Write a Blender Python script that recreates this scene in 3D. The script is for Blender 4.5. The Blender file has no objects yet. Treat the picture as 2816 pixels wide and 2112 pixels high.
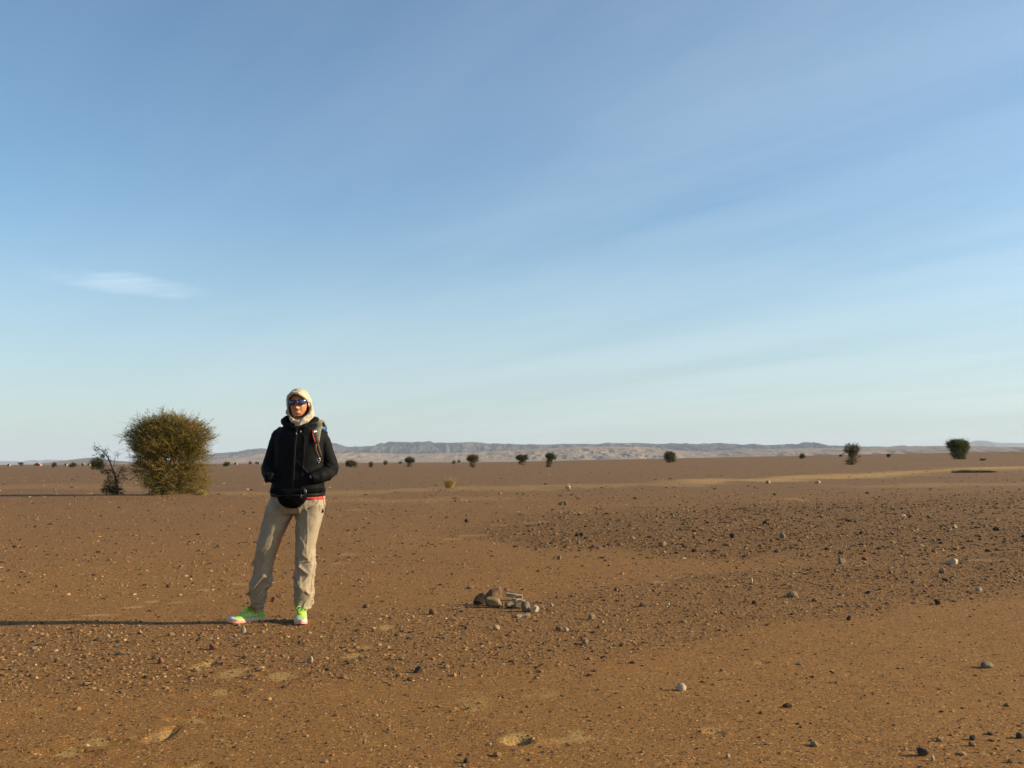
import bpy, bmesh, math, random
import numpy as np
from mathutils import Vector, Matrix

random.seed(7)
RNG = np.random.default_rng(7)
SC = bpy.context.scene
COL = SC.collection

# ------------------------------------------------------------------ camera
FPX = 2738.0                       # focal length in pixels of the 2816-wide photograph
CAM_H = 1.159
PITCH = math.radians(4.455)
ROLL = math.radians(0.355)
CAM = Vector((0.0, 0.0, CAM_H))
F_ = Vector((0, math.cos(PITCH), math.sin(PITCH)))
U0 = Vector((0, -math.sin(PITCH), math.cos(PITCH)))
R0 = Vector((1, 0, 0))
R_ = (math.cos(ROLL) * R0 - math.sin(ROLL) * U0).normalized()
U_ = (math.sin(ROLL) * R0 + math.cos(ROLL) * U0).normalized()
cam_data = bpy.data.cameras.new('camera')
cam = bpy.data.objects.new('camera', cam_data)
COL.objects.link(cam)
cam.matrix_world = Matrix(((R_.x, U_.x, -F_.x, 0), (R_.y, U_.y, -F_.y, 0), (R_.z, U_.z, -F_.z, CAM_H), (0, 0, 0, 1)))
cam_data.sensor_width = 36.0
cam_data.lens = 36.0 * FPX / 2816.0
cam_data.clip_start = 0.05
cam_data.clip_end = 120000.0
SC.camera = cam

# ------------------------------------------------------------------ light, sky, exposure
SUN_EL = math.radians(21.5)
SUN_AZ = math.radians(92.5)        # clockwise from +Y, so the sun stands off to the right
SUN_DIR = Vector((math.sin(SUN_AZ) * math.cos(SUN_EL), math.cos(SUN_AZ) * math.cos(SUN_EL), math.sin(SUN_EL)))
world = bpy.data.worlds.new('World')
SC.world = world
world.use_nodes = True
nt = world.node_tree
nt.nodes.clear()
def N(t, kind, **kw):
    n = t.nodes.new(kind)
    for k, v in kw.items():
        setattr(n, k, v)
    return n
def math_node(t, op, a, b=None, clamp=False):
    n = t.nodes.new('ShaderNodeMath'); n.operation = op; n.use_clamp = clamp
    for i, s in enumerate((a, b)):
        if s is None: continue
        if isinstance(s, (int, float)): n.inputs[i].default_value = s
        else: t.links.new(s, n.inputs[i])
    return n.outputs[0]
sky = N(nt, 'ShaderNodeTexSky', sky_type='NISHITA')
sky.sun_disc = False
sky.sun_elevation = SUN_EL
sky.sun_rotation = SUN_AZ
sky.air_density = 1.0
sky.dust_density = 1.8
sky.ozone_density = 1.0
sky.altitude = 600
bg = N(nt, 'ShaderNodeBackground')
bg.inputs['Strength'].default_value = 0.098
wo = N(nt, 'ShaderNodeOutputWorld')
geo = N(nt, 'ShaderNodeTexCoord')
# thin cirrus: noise on the plane of a high cloud layer, streaked along one wind direction
sep = N(nt, 'ShaderNodeSeparateXYZ'); nt.links.new(geo.outputs['Generated'], sep.inputs[0])
zc = math_node(nt, 'ADD', math_node(nt, 'MAXIMUM', sep.outputs[2], 0.0), 0.09)
px = math_node(nt, 'DIVIDE', sep.outputs[0], zc)
py = math_node(nt, 'DIVIDE', sep.outputs[1], zc)
comb = N(nt, 'ShaderNodeCombineXYZ'); nt.links.new(px, comb.inputs[0]); nt.links.new(py, comb.inputs[1])
mp = N(nt, 'ShaderNodeMapping'); nt.links.new(comb.outputs[0], mp.inputs[0])
mp.vector_type = 'TEXTURE'
mp.inputs['Rotation'].default_value = (0, 0, math.radians(-50))
mp.inputs['Scale'].default_value = (3.6, 0.75, 1)
n1 = N(nt, 'ShaderNodeTexNoise'); nt.links.new(mp.outputs[0], n1.inputs['Vector'])
n1.inputs['Scale'].default_value = 0.8; n1.inputs['Detail'].default_value = 9; n1.inputs['Roughness'].default_value = 0.58
n1.inputs['Distortion'].default_value = 0.35
r1 = N(nt, 'ShaderNodeMapRange'); nt.links.new(n1.outputs[0], r1.inputs[0])
r1.inputs[1].default_value = 0.36; r1.inputs[2].default_value = 0.74; r1.inputs[3].default_value = 0.02; r1.inputs[4].default_value = 0.21
# the one small streak of cloud low in the sky
def sky_dir(u, v):
    return (F_ * FPX + R_ * (u - 1408) + U_ * (1056 - v)).normalized()
def plane_xy(u, v):
    d = sky_dir(u, v); return d.x / (d.z + 0.09), d.y / (d.z + 0.09)
cx, cy = plane_xy(352, 782)
w1 = N(nt, 'ShaderNodeTexNoise'); nt.links.new(comb.outputs[0], w1.inputs['Vector']); w1.inputs['Scale'].default_value = 5.0; w1.inputs['Detail'].default_value = 6
mp3 = N(nt, 'ShaderNodeMapping'); nt.links.new(comb.outputs[0], mp3.inputs[0]); mp3.inputs['Scale'].default_value = (1, 5.0, 1); mp3.inputs['Rotation'].default_value = (0, 0, math.radians(12))
w2 = N(nt, 'ShaderNodeTexNoise'); nt.links.new(mp3.outputs[0], w2.inputs['Vector']); w2.inputs['Scale'].default_value = 3.5; w2.inputs['Detail'].default_value = 7
dx = math_node(nt, 'MULTIPLY', math_node(nt, 'SUBTRACT', px, cx), 3.1)
dy = math_node(nt, 'MULTIPLY', math_node(nt, 'SUBTRACT', py, cy), 4.6)
dy = math_node(nt, 'ADD', dy, math_node(nt, 'MULTIPLY', dx, -0.8))
dy = math_node(nt, 'ADD', dy, math_node(nt, 'MULTIPLY', math_node(nt, 'SUBTRACT', w1.outputs[0], 0.5), 1.4))
rr = math_node(nt, 'SQRT', math_node(nt, 'ADD', math_node(nt, 'POWER', math_node(nt, 'ABSOLUTE', dx), 2.0), math_node(nt, 'POWER', math_node(nt, 'ABSOLUTE', dy), 2.0)))
rb = N(nt, 'ShaderNodeMapRange', interpolation_type='SMOOTHSTEP'); nt.links.new(rr, rb.inputs[0])
rb.inputs[1].default_value = 1.0; rb.inputs[2].default_value = 0.1; rb.inputs[3].default_value = 0.0; rb.inputs[4].default_value = 0.20
wk = math_node(nt, 'MULTIPLY', rb.outputs[0], math_node(nt, 'MULTIPLY', w2.outputs[0], 1.9))
bank = N(nt, 'ShaderNodeMapRange', interpolation_type='SMOOTHSTEP'); nt.links.new(sep.outputs[0], bank.inputs[0])   # the veil thickens towards one side of the sky
bank.inputs[1].default_value = -0.75; bank.inputs[2].default_value = 0.5; bank.inputs[3].default_value = 0.12; bank.inputs[4].default_value = 1.15
cov = math_node(nt, 'ADD', math_node(nt, 'MULTIPLY', r1.outputs[0], bank.outputs[0]), wk, True)
grade = N(nt, 'ShaderNodeMix', data_type='RGBA', blend_type='MULTIPLY'); grade.inputs['Factor'].default_value = 1.0
nt.links.new(sky.outputs[0], grade.inputs['A']); grade.inputs['B'].default_value = (0.71, 0.915, 1.00, 1)
mixc = N(nt, 'ShaderNodeMix', data_type='RGBA'); nt.links.new(cov, mixc.inputs['Factor'])
# thin bright veil of dust low over the horizon, all the way round
lowv = N(nt, 'ShaderNodeMapRange', interpolation_type='SMOOTHSTEP'); nt.links.new(sep.outputs[2], lowv.inputs[0])
lowv.inputs[1].default_value = 0.26; lowv.inputs[2].default_value = -0.02; lowv.inputs[3].default_value = 0.0; lowv.inputs[4].default_value = 0.62
veil = N(nt, 'ShaderNodeMix', data_type='RGBA'); nt.links.new(lowv.outputs[0], veil.inputs['Factor']); nt.links.new(grade.outputs['Result'], veil.inputs['A']); veil.inputs['B'].default_value = (3.75, 4.15, 4.15, 1)
nt.links.new(veil.outputs['Result'], mixc.inputs['A']); mixc.inputs['B'].default_value = (6.2, 6.9, 7.3, 1)
nt.links.new(mixc.outputs['Result'], bg.inputs['Color'])
nt.links.new(bg.outputs[0], wo.inputs[0])

sun_data = bpy.data.lights.new('sun', 'SUN')
sun_data.energy = 5.0
sun_data.angle = math.radians(0.53)
sun_data.color = (1.0, 0.84, 0.60)
sun = bpy.data.objects.new('sun', sun_data)
COL.objects.link(sun)
sun.rotation_euler = (-SUN_DIR).to_track_quat('-Z', 'Y').to_euler()
sun.location = SUN_DIR * 50
SC.view_settings.view_transform = 'Standard'
SC.view_settings.look = 'None'
SC.view_settings.exposure = 0.8
SC.view_settings.gamma = 1.0
SC.view_settings.use_curve_mapping = False

# ------------------------------------------------------------------ numpy noise
_perm = np.arange(256); np.random.default_rng(3).shuffle(_perm); _perm = np.concatenate([_perm, _perm, _perm])
_val = np.random.default_rng(4).uniform(-1, 1, 256)
def vnoise(x, y, z=0.0):
    x = np.asarray(x, float); y = np.asarray(y, float); z = np.asarray(z, float) + np.zeros_like(x)
    xi = np.floor(x).astype(np.int64); yi = np.floor(y).astype(np.int64); zi = np.floor(z).astype(np.int64)
    xf, yf, zf = x - xi, y - yi, z - zi
    u = xf * xf * xf * (xf * (xf * 6 - 15) + 10); v = yf * yf * yf * (yf * (yf * 6 - 15) + 10); w = zf * zf * zf * (zf * (zf * 6 - 15) + 10)
    def h(a, b, c): return _val[_perm[_perm[_perm[a & 255] + (b & 255)] + (c & 255)]]
    def L(a, b, t): return a + (b - a) * t
    return L(L(L(h(xi, yi, zi), h(xi+1, yi, zi), u), L(h(xi, yi+1, zi), h(xi+1, yi+1, zi), u), v),
             L(L(h(xi, yi, zi+1), h(xi+1, yi, zi+1), u), L(h(xi, yi+1, zi+1), h(xi+1, yi+1, zi+1), u), v), w)
def fbm(x, y, z=0.0, o=4, g=0.5):
    a, f, s, t = 1.0, 1.0, 0.0, 0.0
    for i in range(o):
        s = s + a * vnoise(np.asarray(x) * f + 17.3 * i, np.asarray(y) * f - 9.1 * i, np.asarray(z) * f + 5.7 * i); t += a; a *= g; f *= 2.03
    return s / t
def sstep(e0, e1, x):
    t = np.clip((np.asarray(x, float) - e0) / (e1 - e0), 0, 1); return t * t * (3 - 2 * t)

# ------------------------------------------------------------------ tagging and mesh helpers
def tag(o, label=None, cat=None, group=None, kind=None):
    if label: o['label'] = label
    if cat: o['category'] = cat
    if group: o['group'] = group
    if kind: o['kind'] = kind
    return o
def empty(name, loc, rz=0.0):
    o = bpy.data.objects.new(name, None); COL.objects.link(o)
    o.location = loc; o.rotation_euler = (0, 0, rz); o.empty_display_size = 0.2
    return o
def link_mesh(name, me, parent=None, loc=None):
    o = bpy.data.objects.new(name, me); COL.objects.link(o)
    if parent is not None: o.parent = parent
    if loc is not None: o.location = loc
    return o
def np_mesh(name, V, Fc, mat=None, smooth=True):
    """V (n,3), Fc (m,k) all faces of k corners"""
    me = bpy.data.meshes.new(name)
    V = np.asarray(V, np.float32); Fc = np.asarray(Fc, np.int32)
    me.vertices.add(len(V)); me.vertices.foreach_set('co', V.ravel())
    k = Fc.shape[1]
    me.loops.add(Fc.size); me.loops.foreach_set('vertex_index', Fc.ravel())
    me.polygons.add(len(Fc)); me.polygons.foreach_set('loop_start', np.arange(0, Fc.size, k, dtype=np.int32))
    me.polygons.foreach_set('use_smooth', np.full(len(Fc), smooth))
    me.update(calc_edges=True)
    if mat: me.materials.append(mat)
    return me
def mesh_from(name, V, Fc, mat=None, smooth=True):
    me = bpy.data.meshes.new(name)
    me.from_pydata([tuple(v) for v in V], [], [tuple(f) for f in Fc]); me.update()
    if smooth: me.polygons.foreach_set('use_smooth', [True] * len(me.polygons))
    if mat: me.materials.append(mat)
    return me

class MB:
    """collects lofts, boxes and tubes for ONE mesh"""
    def __init__(s): s.v = []; s.f = []
    def rings(s, rings, cap=True):
        n = len(rings[0]); b = len(s.v)
        for r in rings: s.v.extend([tuple(p) for p in r])
        for i in range(len(rings) - 1):
            for j in range(n):
                a = b + i * n + j; c = b + i * n + (j + 1) % n
                s.f.append((a, c, c + n, a + n))
        if cap:
            s.f.append(tuple(b + j for j in range(n))[::-1]); s.f.append(tuple(b + (len(rings) - 1) * n + j for j in range(n)))
    def tube(s, pts, rad, n=10, flat=1.0, up=None):
        """tapered tube along points; flat scales the second axis"""
        pts = [Vector(p) for p in pts]
        if not hasattr(rad, '__len__'): rad = [rad] * len(pts)
        prev = None; rings = []
        for i, p in enumerate(pts):
            d = (pts[min(i + 1, len(pts) - 1)] - pts[max(i - 1, 0)])
            d = d.normalized() if d.length > 1e-9 else Vector((0, 0, 1))
            if prev is None:
                ref = Vector(up) if up is not None else (Vector((0, 1, 0)) if abs(d.y) < 0.8 else Vector((1, 0, 0)))
                a = (ref - d * ref.dot(d)).normalized()
            else:
                a = (prev - d * prev.dot(d)).normalized()
            prev = a; b = d.cross(a)
            rings.append([p + (a * math.cos(t) * flat + b * math.sin(t)) * rad[i] for t in [2 * math.pi * k / n for k in range(n)]])
        s.rings(rings)
    def box(s, c, h, rz=0.0, M=None):
        b = len(s.v); cr, sr = math.cos(rz), math.sin(rz)
        for sx in (-1, 1):
            for sy in (-1, 1):
                for sz in (-1, 1):
                    p = Vector((sx * h[0], sy * h[1], sz * h[2]))
                    p = M @ p if M is not None else Vector((p.x * cr - p.y * sr, p.x * sr + p.y * cr, p.z))
                    s.v.append(tuple(p + Vector(c)))
        for q in ((0, 1, 3, 2), (4, 6, 7, 5), (0, 4, 5, 1), (2, 3, 7, 6), (0, 2, 6, 4), (1, 5, 7, 3)): s.f.append(tuple(b + i for i in q))
    def ellip(s, c, r, nu=16, nv=10):
        rings = []
        for i in range(1, nv):
            th = math.pi * i / nv
            rings.append([(c[0] + r[0] * math.sin(th) * math.cos(2 * math.pi * k / nu), c[1] + r[1] * math.sin(th) * math.sin(2 * math.pi * k / nu), c[2] - r[2] * math.cos(th)) for k in range(nu)])
        s.rings(rings)
    def mesh(s, name, mat=None, smooth=True): return mesh_from(name, s.v, s.f, mat, smooth)
    def build(s, name, mat, parent=None, smooth=True): return link_mesh(name, s.mesh(name, mat, smooth), parent)
    def remesh(s, name, mat, voxel, parent=None, smooth_it=4, disp=None):
        """fuse everything collected into one continuous skin"""
        tmp = bpy.data.objects.new('tmp', s.mesh('tmp')); COL.objects.link(tmp)
        m = tmp.modifiers.new('r', 'REMESH'); m.mode = 'VOXEL'; m.voxel_size = voxel; m.use_smooth_shade = True
        if smooth_it:
            q = tmp.modifiers.new('s', 'SMOOTH'); q.iterations = smooth_it; q.factor = 0.5
        dg = bpy.context.evaluated_depsgraph_get()
        me = bpy.data.meshes.new_from_object(tmp.evaluated_get(dg))
        bpy.data.objects.remove(tmp)
        me.name = name
        if disp is not None:
            n = len(me.vertices); co = np.empty(n * 3, np.float32); me.vertices.foreach_get('co', co)
            no = np.empty(n * 3, np.float32); me.vertices.foreach_get('normal', no)
            co = co.reshape(-1, 3).astype(float); no = no.reshape(-1, 3).astype(float)
            co = disp(co, no)
            me.vertices.foreach_set('co', np.asarray(co, np.float32).ravel()); me.update()
        me.polygons.foreach_set('use_smooth', [True] * len(me.polygons))
        me.materials.clear(); me.materials.append(mat)
        return link_mesh(name, me, parent)
def ring_xy(cx, cy, z, rx, ry, n=28, p=2.0, yf=1.0):
    """superellipse cross-section; yf scales the front half"""
    out = []
    for k in range(n):
        t = 2 * math.pi * k / n; c, s_ = math.cos(t), math.sin(t)
        x = math.copysign(abs(c) ** (2 / p), c) * rx; y = math.copysign(abs(s_) ** (2 / p), s_) * ry
        if y < 0: y *= yf
        out.append((cx + x, cy + y, z))
    return out

# ------------------------------------------------------------------ materials
def new_mat(name):
    m = bpy.data.materials.new(name); m.use_nodes = True
    return m, m.node_tree, m.node_tree.nodes['Principled BSDF']
def simple(name, col, rough=0.8, var=0.15, scale=30.0, bump=0.0, bscale=200.0, metal=0.0, col2=None, spec=0.5, coord='Object', bdist=0.002):
    m, t, b = new_mat(name)
    tc = N(t, 'ShaderNodeTexCoord')
    nz = N(t, 'ShaderNodeTexNoise'); t.links.new(tc.outputs[coord], nz.inputs['Vector']); nz.inputs['Scale'].default_value = scale; nz.inputs['Detail'].default_value = 5
    rp = N(t, 'ShaderNodeMapRange'); t.links.new(nz.outputs[0], rp.inputs[0]); rp.inputs[1].default_value = 0.3; rp.inputs[2].default_value = 0.7
    mx = N(t, 'ShaderNodeMix', data_type='RGBA'); t.links.new(rp.outputs[0], mx.inputs['Factor'])
    c2 = col2 or tuple(c * (1 + var) for c in col)
    mx.inputs['A'].default_value = (*[c * (1 - var) for c in col], 1); mx.inputs['B'].default_value = (*c2, 1)
    t.links.new(mx.outputs['Result'], b.inputs['Base Color'])
    b.inputs['Roughness'].default_value = rough; b.inputs['Metallic'].default_value = metal
    b.inputs['Specular IOR Level'].default_value = spec
    if bump:
        n2 = N(t, 'ShaderNodeTexNoise'); t.links.new(tc.outputs[coord], n2.inputs['Vector']); n2.inputs['Scale'].default_value = bscale; n2.inputs['Detail'].default_value = 6
        bp = N(t, 'ShaderNodeBump'); bp.inputs['Strength'].default_value = bump; bp.inputs['Distance'].default_value = bdist
        t.links.new(n2.outputs[0], bp.inputs['Height']); t.links.new(bp.outputs[0], b.inputs['Normal'])
    return m

# ------------------------------------------------------------------ terrain height and what covers it
_T = np.array([-0.60, -0.04, 0.10, 0.244, 0.437, 0.513, 0.75, 1.2])
_H = np.array([0.0, 0.0, 1.55, 2.45, 3.95, 4.25, 4.9, 5.2])
def rise(x, y):
    t = np.clip(np.asarray(x, float) / 450.0, -0.6, 1.2)
    h = 0.0
    for o, w in ((-0.05, .25), (0, .5), (0.05, .25)): h = h + w * np.interp(t + o, _T, _H)
    return h * sstep(20, 450, y)
SCALE_K = CAM_H * FPX
def near_edge(x):
    """far limit (metres) of the near gravel belt"""
    return np.interp(x, [-3.5, -2.2, -1.45, 0.3, 1.7, 3.5, 6, 9], [7.3, 7.35, 7.8, 8.5, 9.8, 11.0, 12.0, 13.5])
def near_start(x):
    return np.interp(x, [-3, -1.2, 0.0, 0.6, 1.6, 2.8, 5.0], [5.2, 5.15, 5.6, 6.0, 7.0, 7.6, 8.6])
def mid_start(x): return np.interp(x, [-4, -1.5, 0.5, 2.2, 5, 10], [19, 17, 13.2, 12.4, 12.2, 13])
def mid_end(x): return np.interp(x, [-4, -1.5, 0.5, 5, 12, 20], [20, 18.5, 21, 25, 31, 36])
# blobs of pale sand pressed or scraped clear of gravel: (u, v, width px, height px, strength, tilt)
def ground_px(u, v, z=0.0):
    d = sky_dir(u, v); k = (z - CAM_H) / d.z
    return Vector((d.x * k, d.y * k, z))
PATCH_PX = [(637, 1851, 96, 26, .8, .1), (773, 1861, 90, 26, .8, -.25), (608, 1900, 60, 18, .6, .1), (535, 1972, 56, 22, .9, -.1), (603, 1955, 60, 22, .5, -.3),
            (255, 2034, 88, 24, .75, -.1), (183, 2061, 52, 20, .75, -.1), (531, 2101, 50, 26, .9, -.2), (557, 1835, 50, 40, .8, 0), (446, 2014, 44, 54, .75, 0),
            (588, 1812, 30, 22, .5, 0), (966, 1808, 54, 18, .8, 0), (1059, 1731, 44, 18, .8, 0), (1010, 1786, 40, 14, .6, 0),
            (1425, 2024, 90, 30, .8, .15), (1560, 2028, 190, 20, .5, 0), (1590, 2012, 40, 34, .7, 0), (1959, 2004, 48, 26, .8, 0), (2090, 1828, 36, 14, .5, 0),
            (1310, 1925, 120, 40, .25, 0), (1500, 1905, 120, 30, .3, 0), (1290, 1947, 60, 12, .5, 0),
            (272, 1688, 90, 8, .8, 0), (365, 1667, 60, 8, .7, 0), (416, 1649, 50, 8, .7, 0), (480, 1652, 60, 7, .6, 0), (569, 1618, 60, 8, .7, 0), (658, 1603, 60, 7, .7, 0),
            (180, 1702, 70, 7, .5, 0), (516, 1454, 20, 4, .6, 0), (960, 1520, 90, 6, .5, 0), (1240, 1480, 60, 5, .6, 0), (1300, 1472, 80, 5, .5, 0), (930, 1545, 70, 6, .45, 0),
            (1810, 1597, 60, 9, .7, 0), (1860, 1586, 50, 8, .6, 0), (1740, 1614, 60, 6, .5, 0), (2350, 1558, 200, 7, .35, 0), (2700, 1545, 120, 10, .5, 0), (975, 1400, 60, 4, .5, 0),
            (1600, 1418, 60, 6, .6, 0), (1470, 1442, 90, 5, .5, 0), (1380, 1446, 60, 5, .5, 0), (2190, 1371, 30, 5, .6, 0), (1240, 1365, 80, 5, .3, 0)]
PATCH = []
for (u, v, w, h, s, t) in PATCH_PX:
    c = ground_px(u, v); a = ground_px(u, v - h / 2); b = ground_px(u, v + h / 2); m = c.y / FPX
    PATCH.append((c.x, c.y, w / 2 * m, max(abs(a.y - b.y) / 2, 0.02), s, t))
def sand_mask(x, y):
    """0 gravel-dark ... 1 clean pale sand"""
    x = np.asarray(x, float); y = np.asarray(y, float)
    m = np.zeros_like(x)
    for (cx_, cy_, rx, ry, s, t) in PATCH:
        dx_ = (x - cx_); dy_ = (y - cy_) - dx_ * t
        near = (np.abs(dx_) < rx * 3) & (np.abs(dy_) < ry * 3)
        if not near.any(): continue
        wob = 0.35 * vnoise(x[near] * 14, y[near] * 14)
        r = np.sqrt((dx_[near] / rx) ** 2 + (dy_[near] / ry) ** 2) + wob
        m[near] = np.maximum(m[near], s * (1 - sstep(0.65, 1.15, r)))
    # long pale sand lanes crossing the plain
    def lane(pts, wd, s):
        nonlocal m
        P = sorted((ground_px(u, v).x, ground_px(u, v).y) for u, v in pts)
        yc = np.interp(x, [p[0] for p in P], [p[1] for p in P])
        on = sstep(P[0][0] - 3, P[0][0] + 1, x) * (1 - sstep(P[-1][0] - 1, P[-1][0] + 4, x))
        wob = vnoise(x * 0.5, y * 0.15) * 0.5 + vnoise(x * 2.1, y * 0.5) * 0.25
        m = np.maximum(m, s * on * (1 - sstep(0.35, 1.0, np.abs((y - yc) / (yc * wd) + wob))))
    lane([(1900, 1326), (2200, 1316), (2350, 1309), (2500, 1300), (2610, 1296), (2816, 1290), (3000, 1286)], .10, .9)
    lane([(900, 1352), (1100, 1350), (1300, 1341), (1500, 1337), (1700, 1332), (1900, 1327)], .13, .4)
    lane([(500, 1358), (700, 1354), (900, 1352)], .08, .35)
    lane([(-100, 1338), (200, 1336), (450, 1340)], .14, .25)
    lane([(950, 1372), (1100, 1376), (1300, 1372)], .07, .3)
    lane([(2400, 1338), (2600, 1334), (2816, 1330)], .06, .35)
    return m
def dens(x, y):
    """coarse-gravel cover 0..1"""
    x = np.asarray(x, float); y = np.asarray(y, float)
    wob = 0.5 * fbm(x * 0.9, y * 0.9, 3.3, 3)
    fe, fs = near_edge(x), near_start(x)
    a = 1.25 * (1 - sstep(-0.06, 0.10, (y - fe) / fe + wob * .12)) * sstep(-0.3, 0.45, (y - fs) + wob * 1.1)
    ms, me_ = mid_start(x), mid_end(x)
    b = sstep(-0.12, 0.10, (y - ms) / ms + wob * .2) * (1 - sstep(-0.15, 0.2, (y - me_) / me_ + wob * .2)) * sstep(-3.0, 1.5, x + wob * 2)
    base = 0.20 + 0.12 * fbm(x * 0.35, y * 0.2, 8, 3)
    left = 0.26 * (1 - sstep(-2.0, 2.0, x)) * sstep(7.5, 9, y) * (1 - sstep(22, 34, y))
    near = 0.05 + 0.16 * sstep(1.2, 2.4, x) * (1 - sstep(4.2, 5.0, y)) + .05 * sstep(-2.5, -0.5, -x)
    low = np.where(y < fs, near, base)
    d = np.maximum(np.maximum(a * (0.85 + .25 * wob), b * (0.95 - 0.25 * sstep(6, 12, x))), np.maximum(low, left))
    return np.clip(d, 0, 1)
PRINTS = [(637, 1851, .12), (773, 1861, -.2), (535, 1972, -.1), (255, 2034, -.1), (183, 2061, -.1), (557, 1835, 1.4), (446, 2014, 1.5), (608, 1900, 0.1), (603, 1955, -.3), (531, 2101, -.2)]
PRINTS = [(ground_px(u, v).x, ground_px(u, v).y, a, 1 if a > 1 else 0) for u, v, a in PRINTS]
HOLES = [(1268, 1947, .022, .03), (1423, 2035, .04, .028), (1959, 2005, .03, .015), (2095, 1826, .03, .012)]
HOLES = [(ground_px(u, v).x, ground_px(u, v).y, r, d) for u, v, r, d in HOLES]
def hgt(x, y):
    x = np.asarray(x, float) + np.zeros_like(np.asarray(y, float)); y = np.asarray(y, float) + np.zeros_like(x)
    far = np.clip(y, 2, 60)
    h = rise(x, y)
    h = h + 0.020 * fbm(x * 0.33, y * 0.33, 1.7, 3) * sstep(2, 14, y) + 0.006 * fbm(x * 1.6, y * 1.6, 4.2, 3)
    h = h + 0.0022 * fbm(x * 9, y * 9, 6.2, 3) * (1 - sstep(10, 30, y))
    h = h + 0.05 * (fbm(x * 0.06, y * 0.06, 9.7, 3)) * sstep(15, 60, y)
    # the gravel belts stand a few centimetres proud of the sand
    e = (y - near_edge(x)); h = h + 0.028 * (1 - sstep(-0.5, 0.6, e)) * sstep(4.0, 7.0, y) - 0.015
    m0 = (y - mid_start(x)); h = h + 0.085 * sstep(-0.5, 3.0, m0) * (1 - sstep(8, 16, m0)) * sstep(-2, 3, x)
    # prints and scrapes
    for (px_, py_, a, rib) in PRINTS:
        near = (np.abs(x - px_) < .3) & (np.abs(y - py_) < .3)
        if near.any():
            dx_, dy_ = x[near] - px_, y[near] - py_; c, s = math.cos(a), math.sin(a)
            lx, ly = dx_ * c + dy_ * s, -dx_ * s + dy_ * c
            if rib: lx, ly = lx, ly
            r = (lx / .14) ** 2 + (ly / .05) ** 2
            k = (1 - sstep(.7, 1.25, r))
            hh = -0.008 * k + 0.005 * np.exp(-((np.sqrt(r) - 1.25) / .2) ** 2)
            if rib: hh = hh + 0.008 * k * np.sin(ly * 2 * math.pi / 0.03)
            h[near] += hh
    for (px_, py_, r0, d) in HOLES:
        near = (np.abs(x - px_) < .3) & (np.abs(y - py_) < .3)
        if near.any():
            r = np.hypot((x[near] - px_) / r0, (y[near] - py_) / r0)
            h[near] += -d * np.exp(-r ** 2) + d * .35 * np.exp(-((r - 2) / .7) ** 2)
    # small sand ramp blown up behind the straw tuft, and a low hummock
    for (px_, py_, rx, ry, d) in MOUNDS:
        r = ((x - px_) / rx) ** 2 + ((y - py_) / ry) ** 2
        h = h + d * np.exp(-r)
    return h
MOUNDS = []
_m = ground_px(1256, 1342); MOUNDS.append((_m.x + .1, _m.y, .55, .6, .09))
_m = ground_px(2575, 1331); MOUNDS.append((_m.x, _m.y, .5, .6, .10))
_m = ground_px(540, 1361); MOUNDS.append((_m.x, _m.y, .8, .9, .10))
def gp(u, v):
    """where the ray through a photo pixel meets the terrain"""
    d = sky_dir(u, v); k0 = 2.0; k = 2.0
    ks = np.geomspace(2.0, 3000.0, 2500)
    z = CAM_H + d.z * ks; hh = hgt(d.x * ks, d.y * ks)
    i = int(np.argmax(z <= hh)) if (z <= hh).any() else -1
    if i <= 0: return Vector((d.x * 450 / d.y, 450, float(hgt(np.array([d.x * 450 / d.y]), np.array([450.0]))[0])))
    a, b = ks[i - 1], ks[i]
    for _ in range(30):
        m = (a + b) / 2
        if CAM_H + d.z * m <= float(hgt(np.array([d.x * m]), np.array([d.y * m]))[0]): b = m
        else: a = m
    return Vector((d.x * b, d.y * b, CAM_H + d.z * b))
def hz(x, y): return float(hgt(np.array([float(x)]), np.array([float(y)]))[0])

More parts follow.
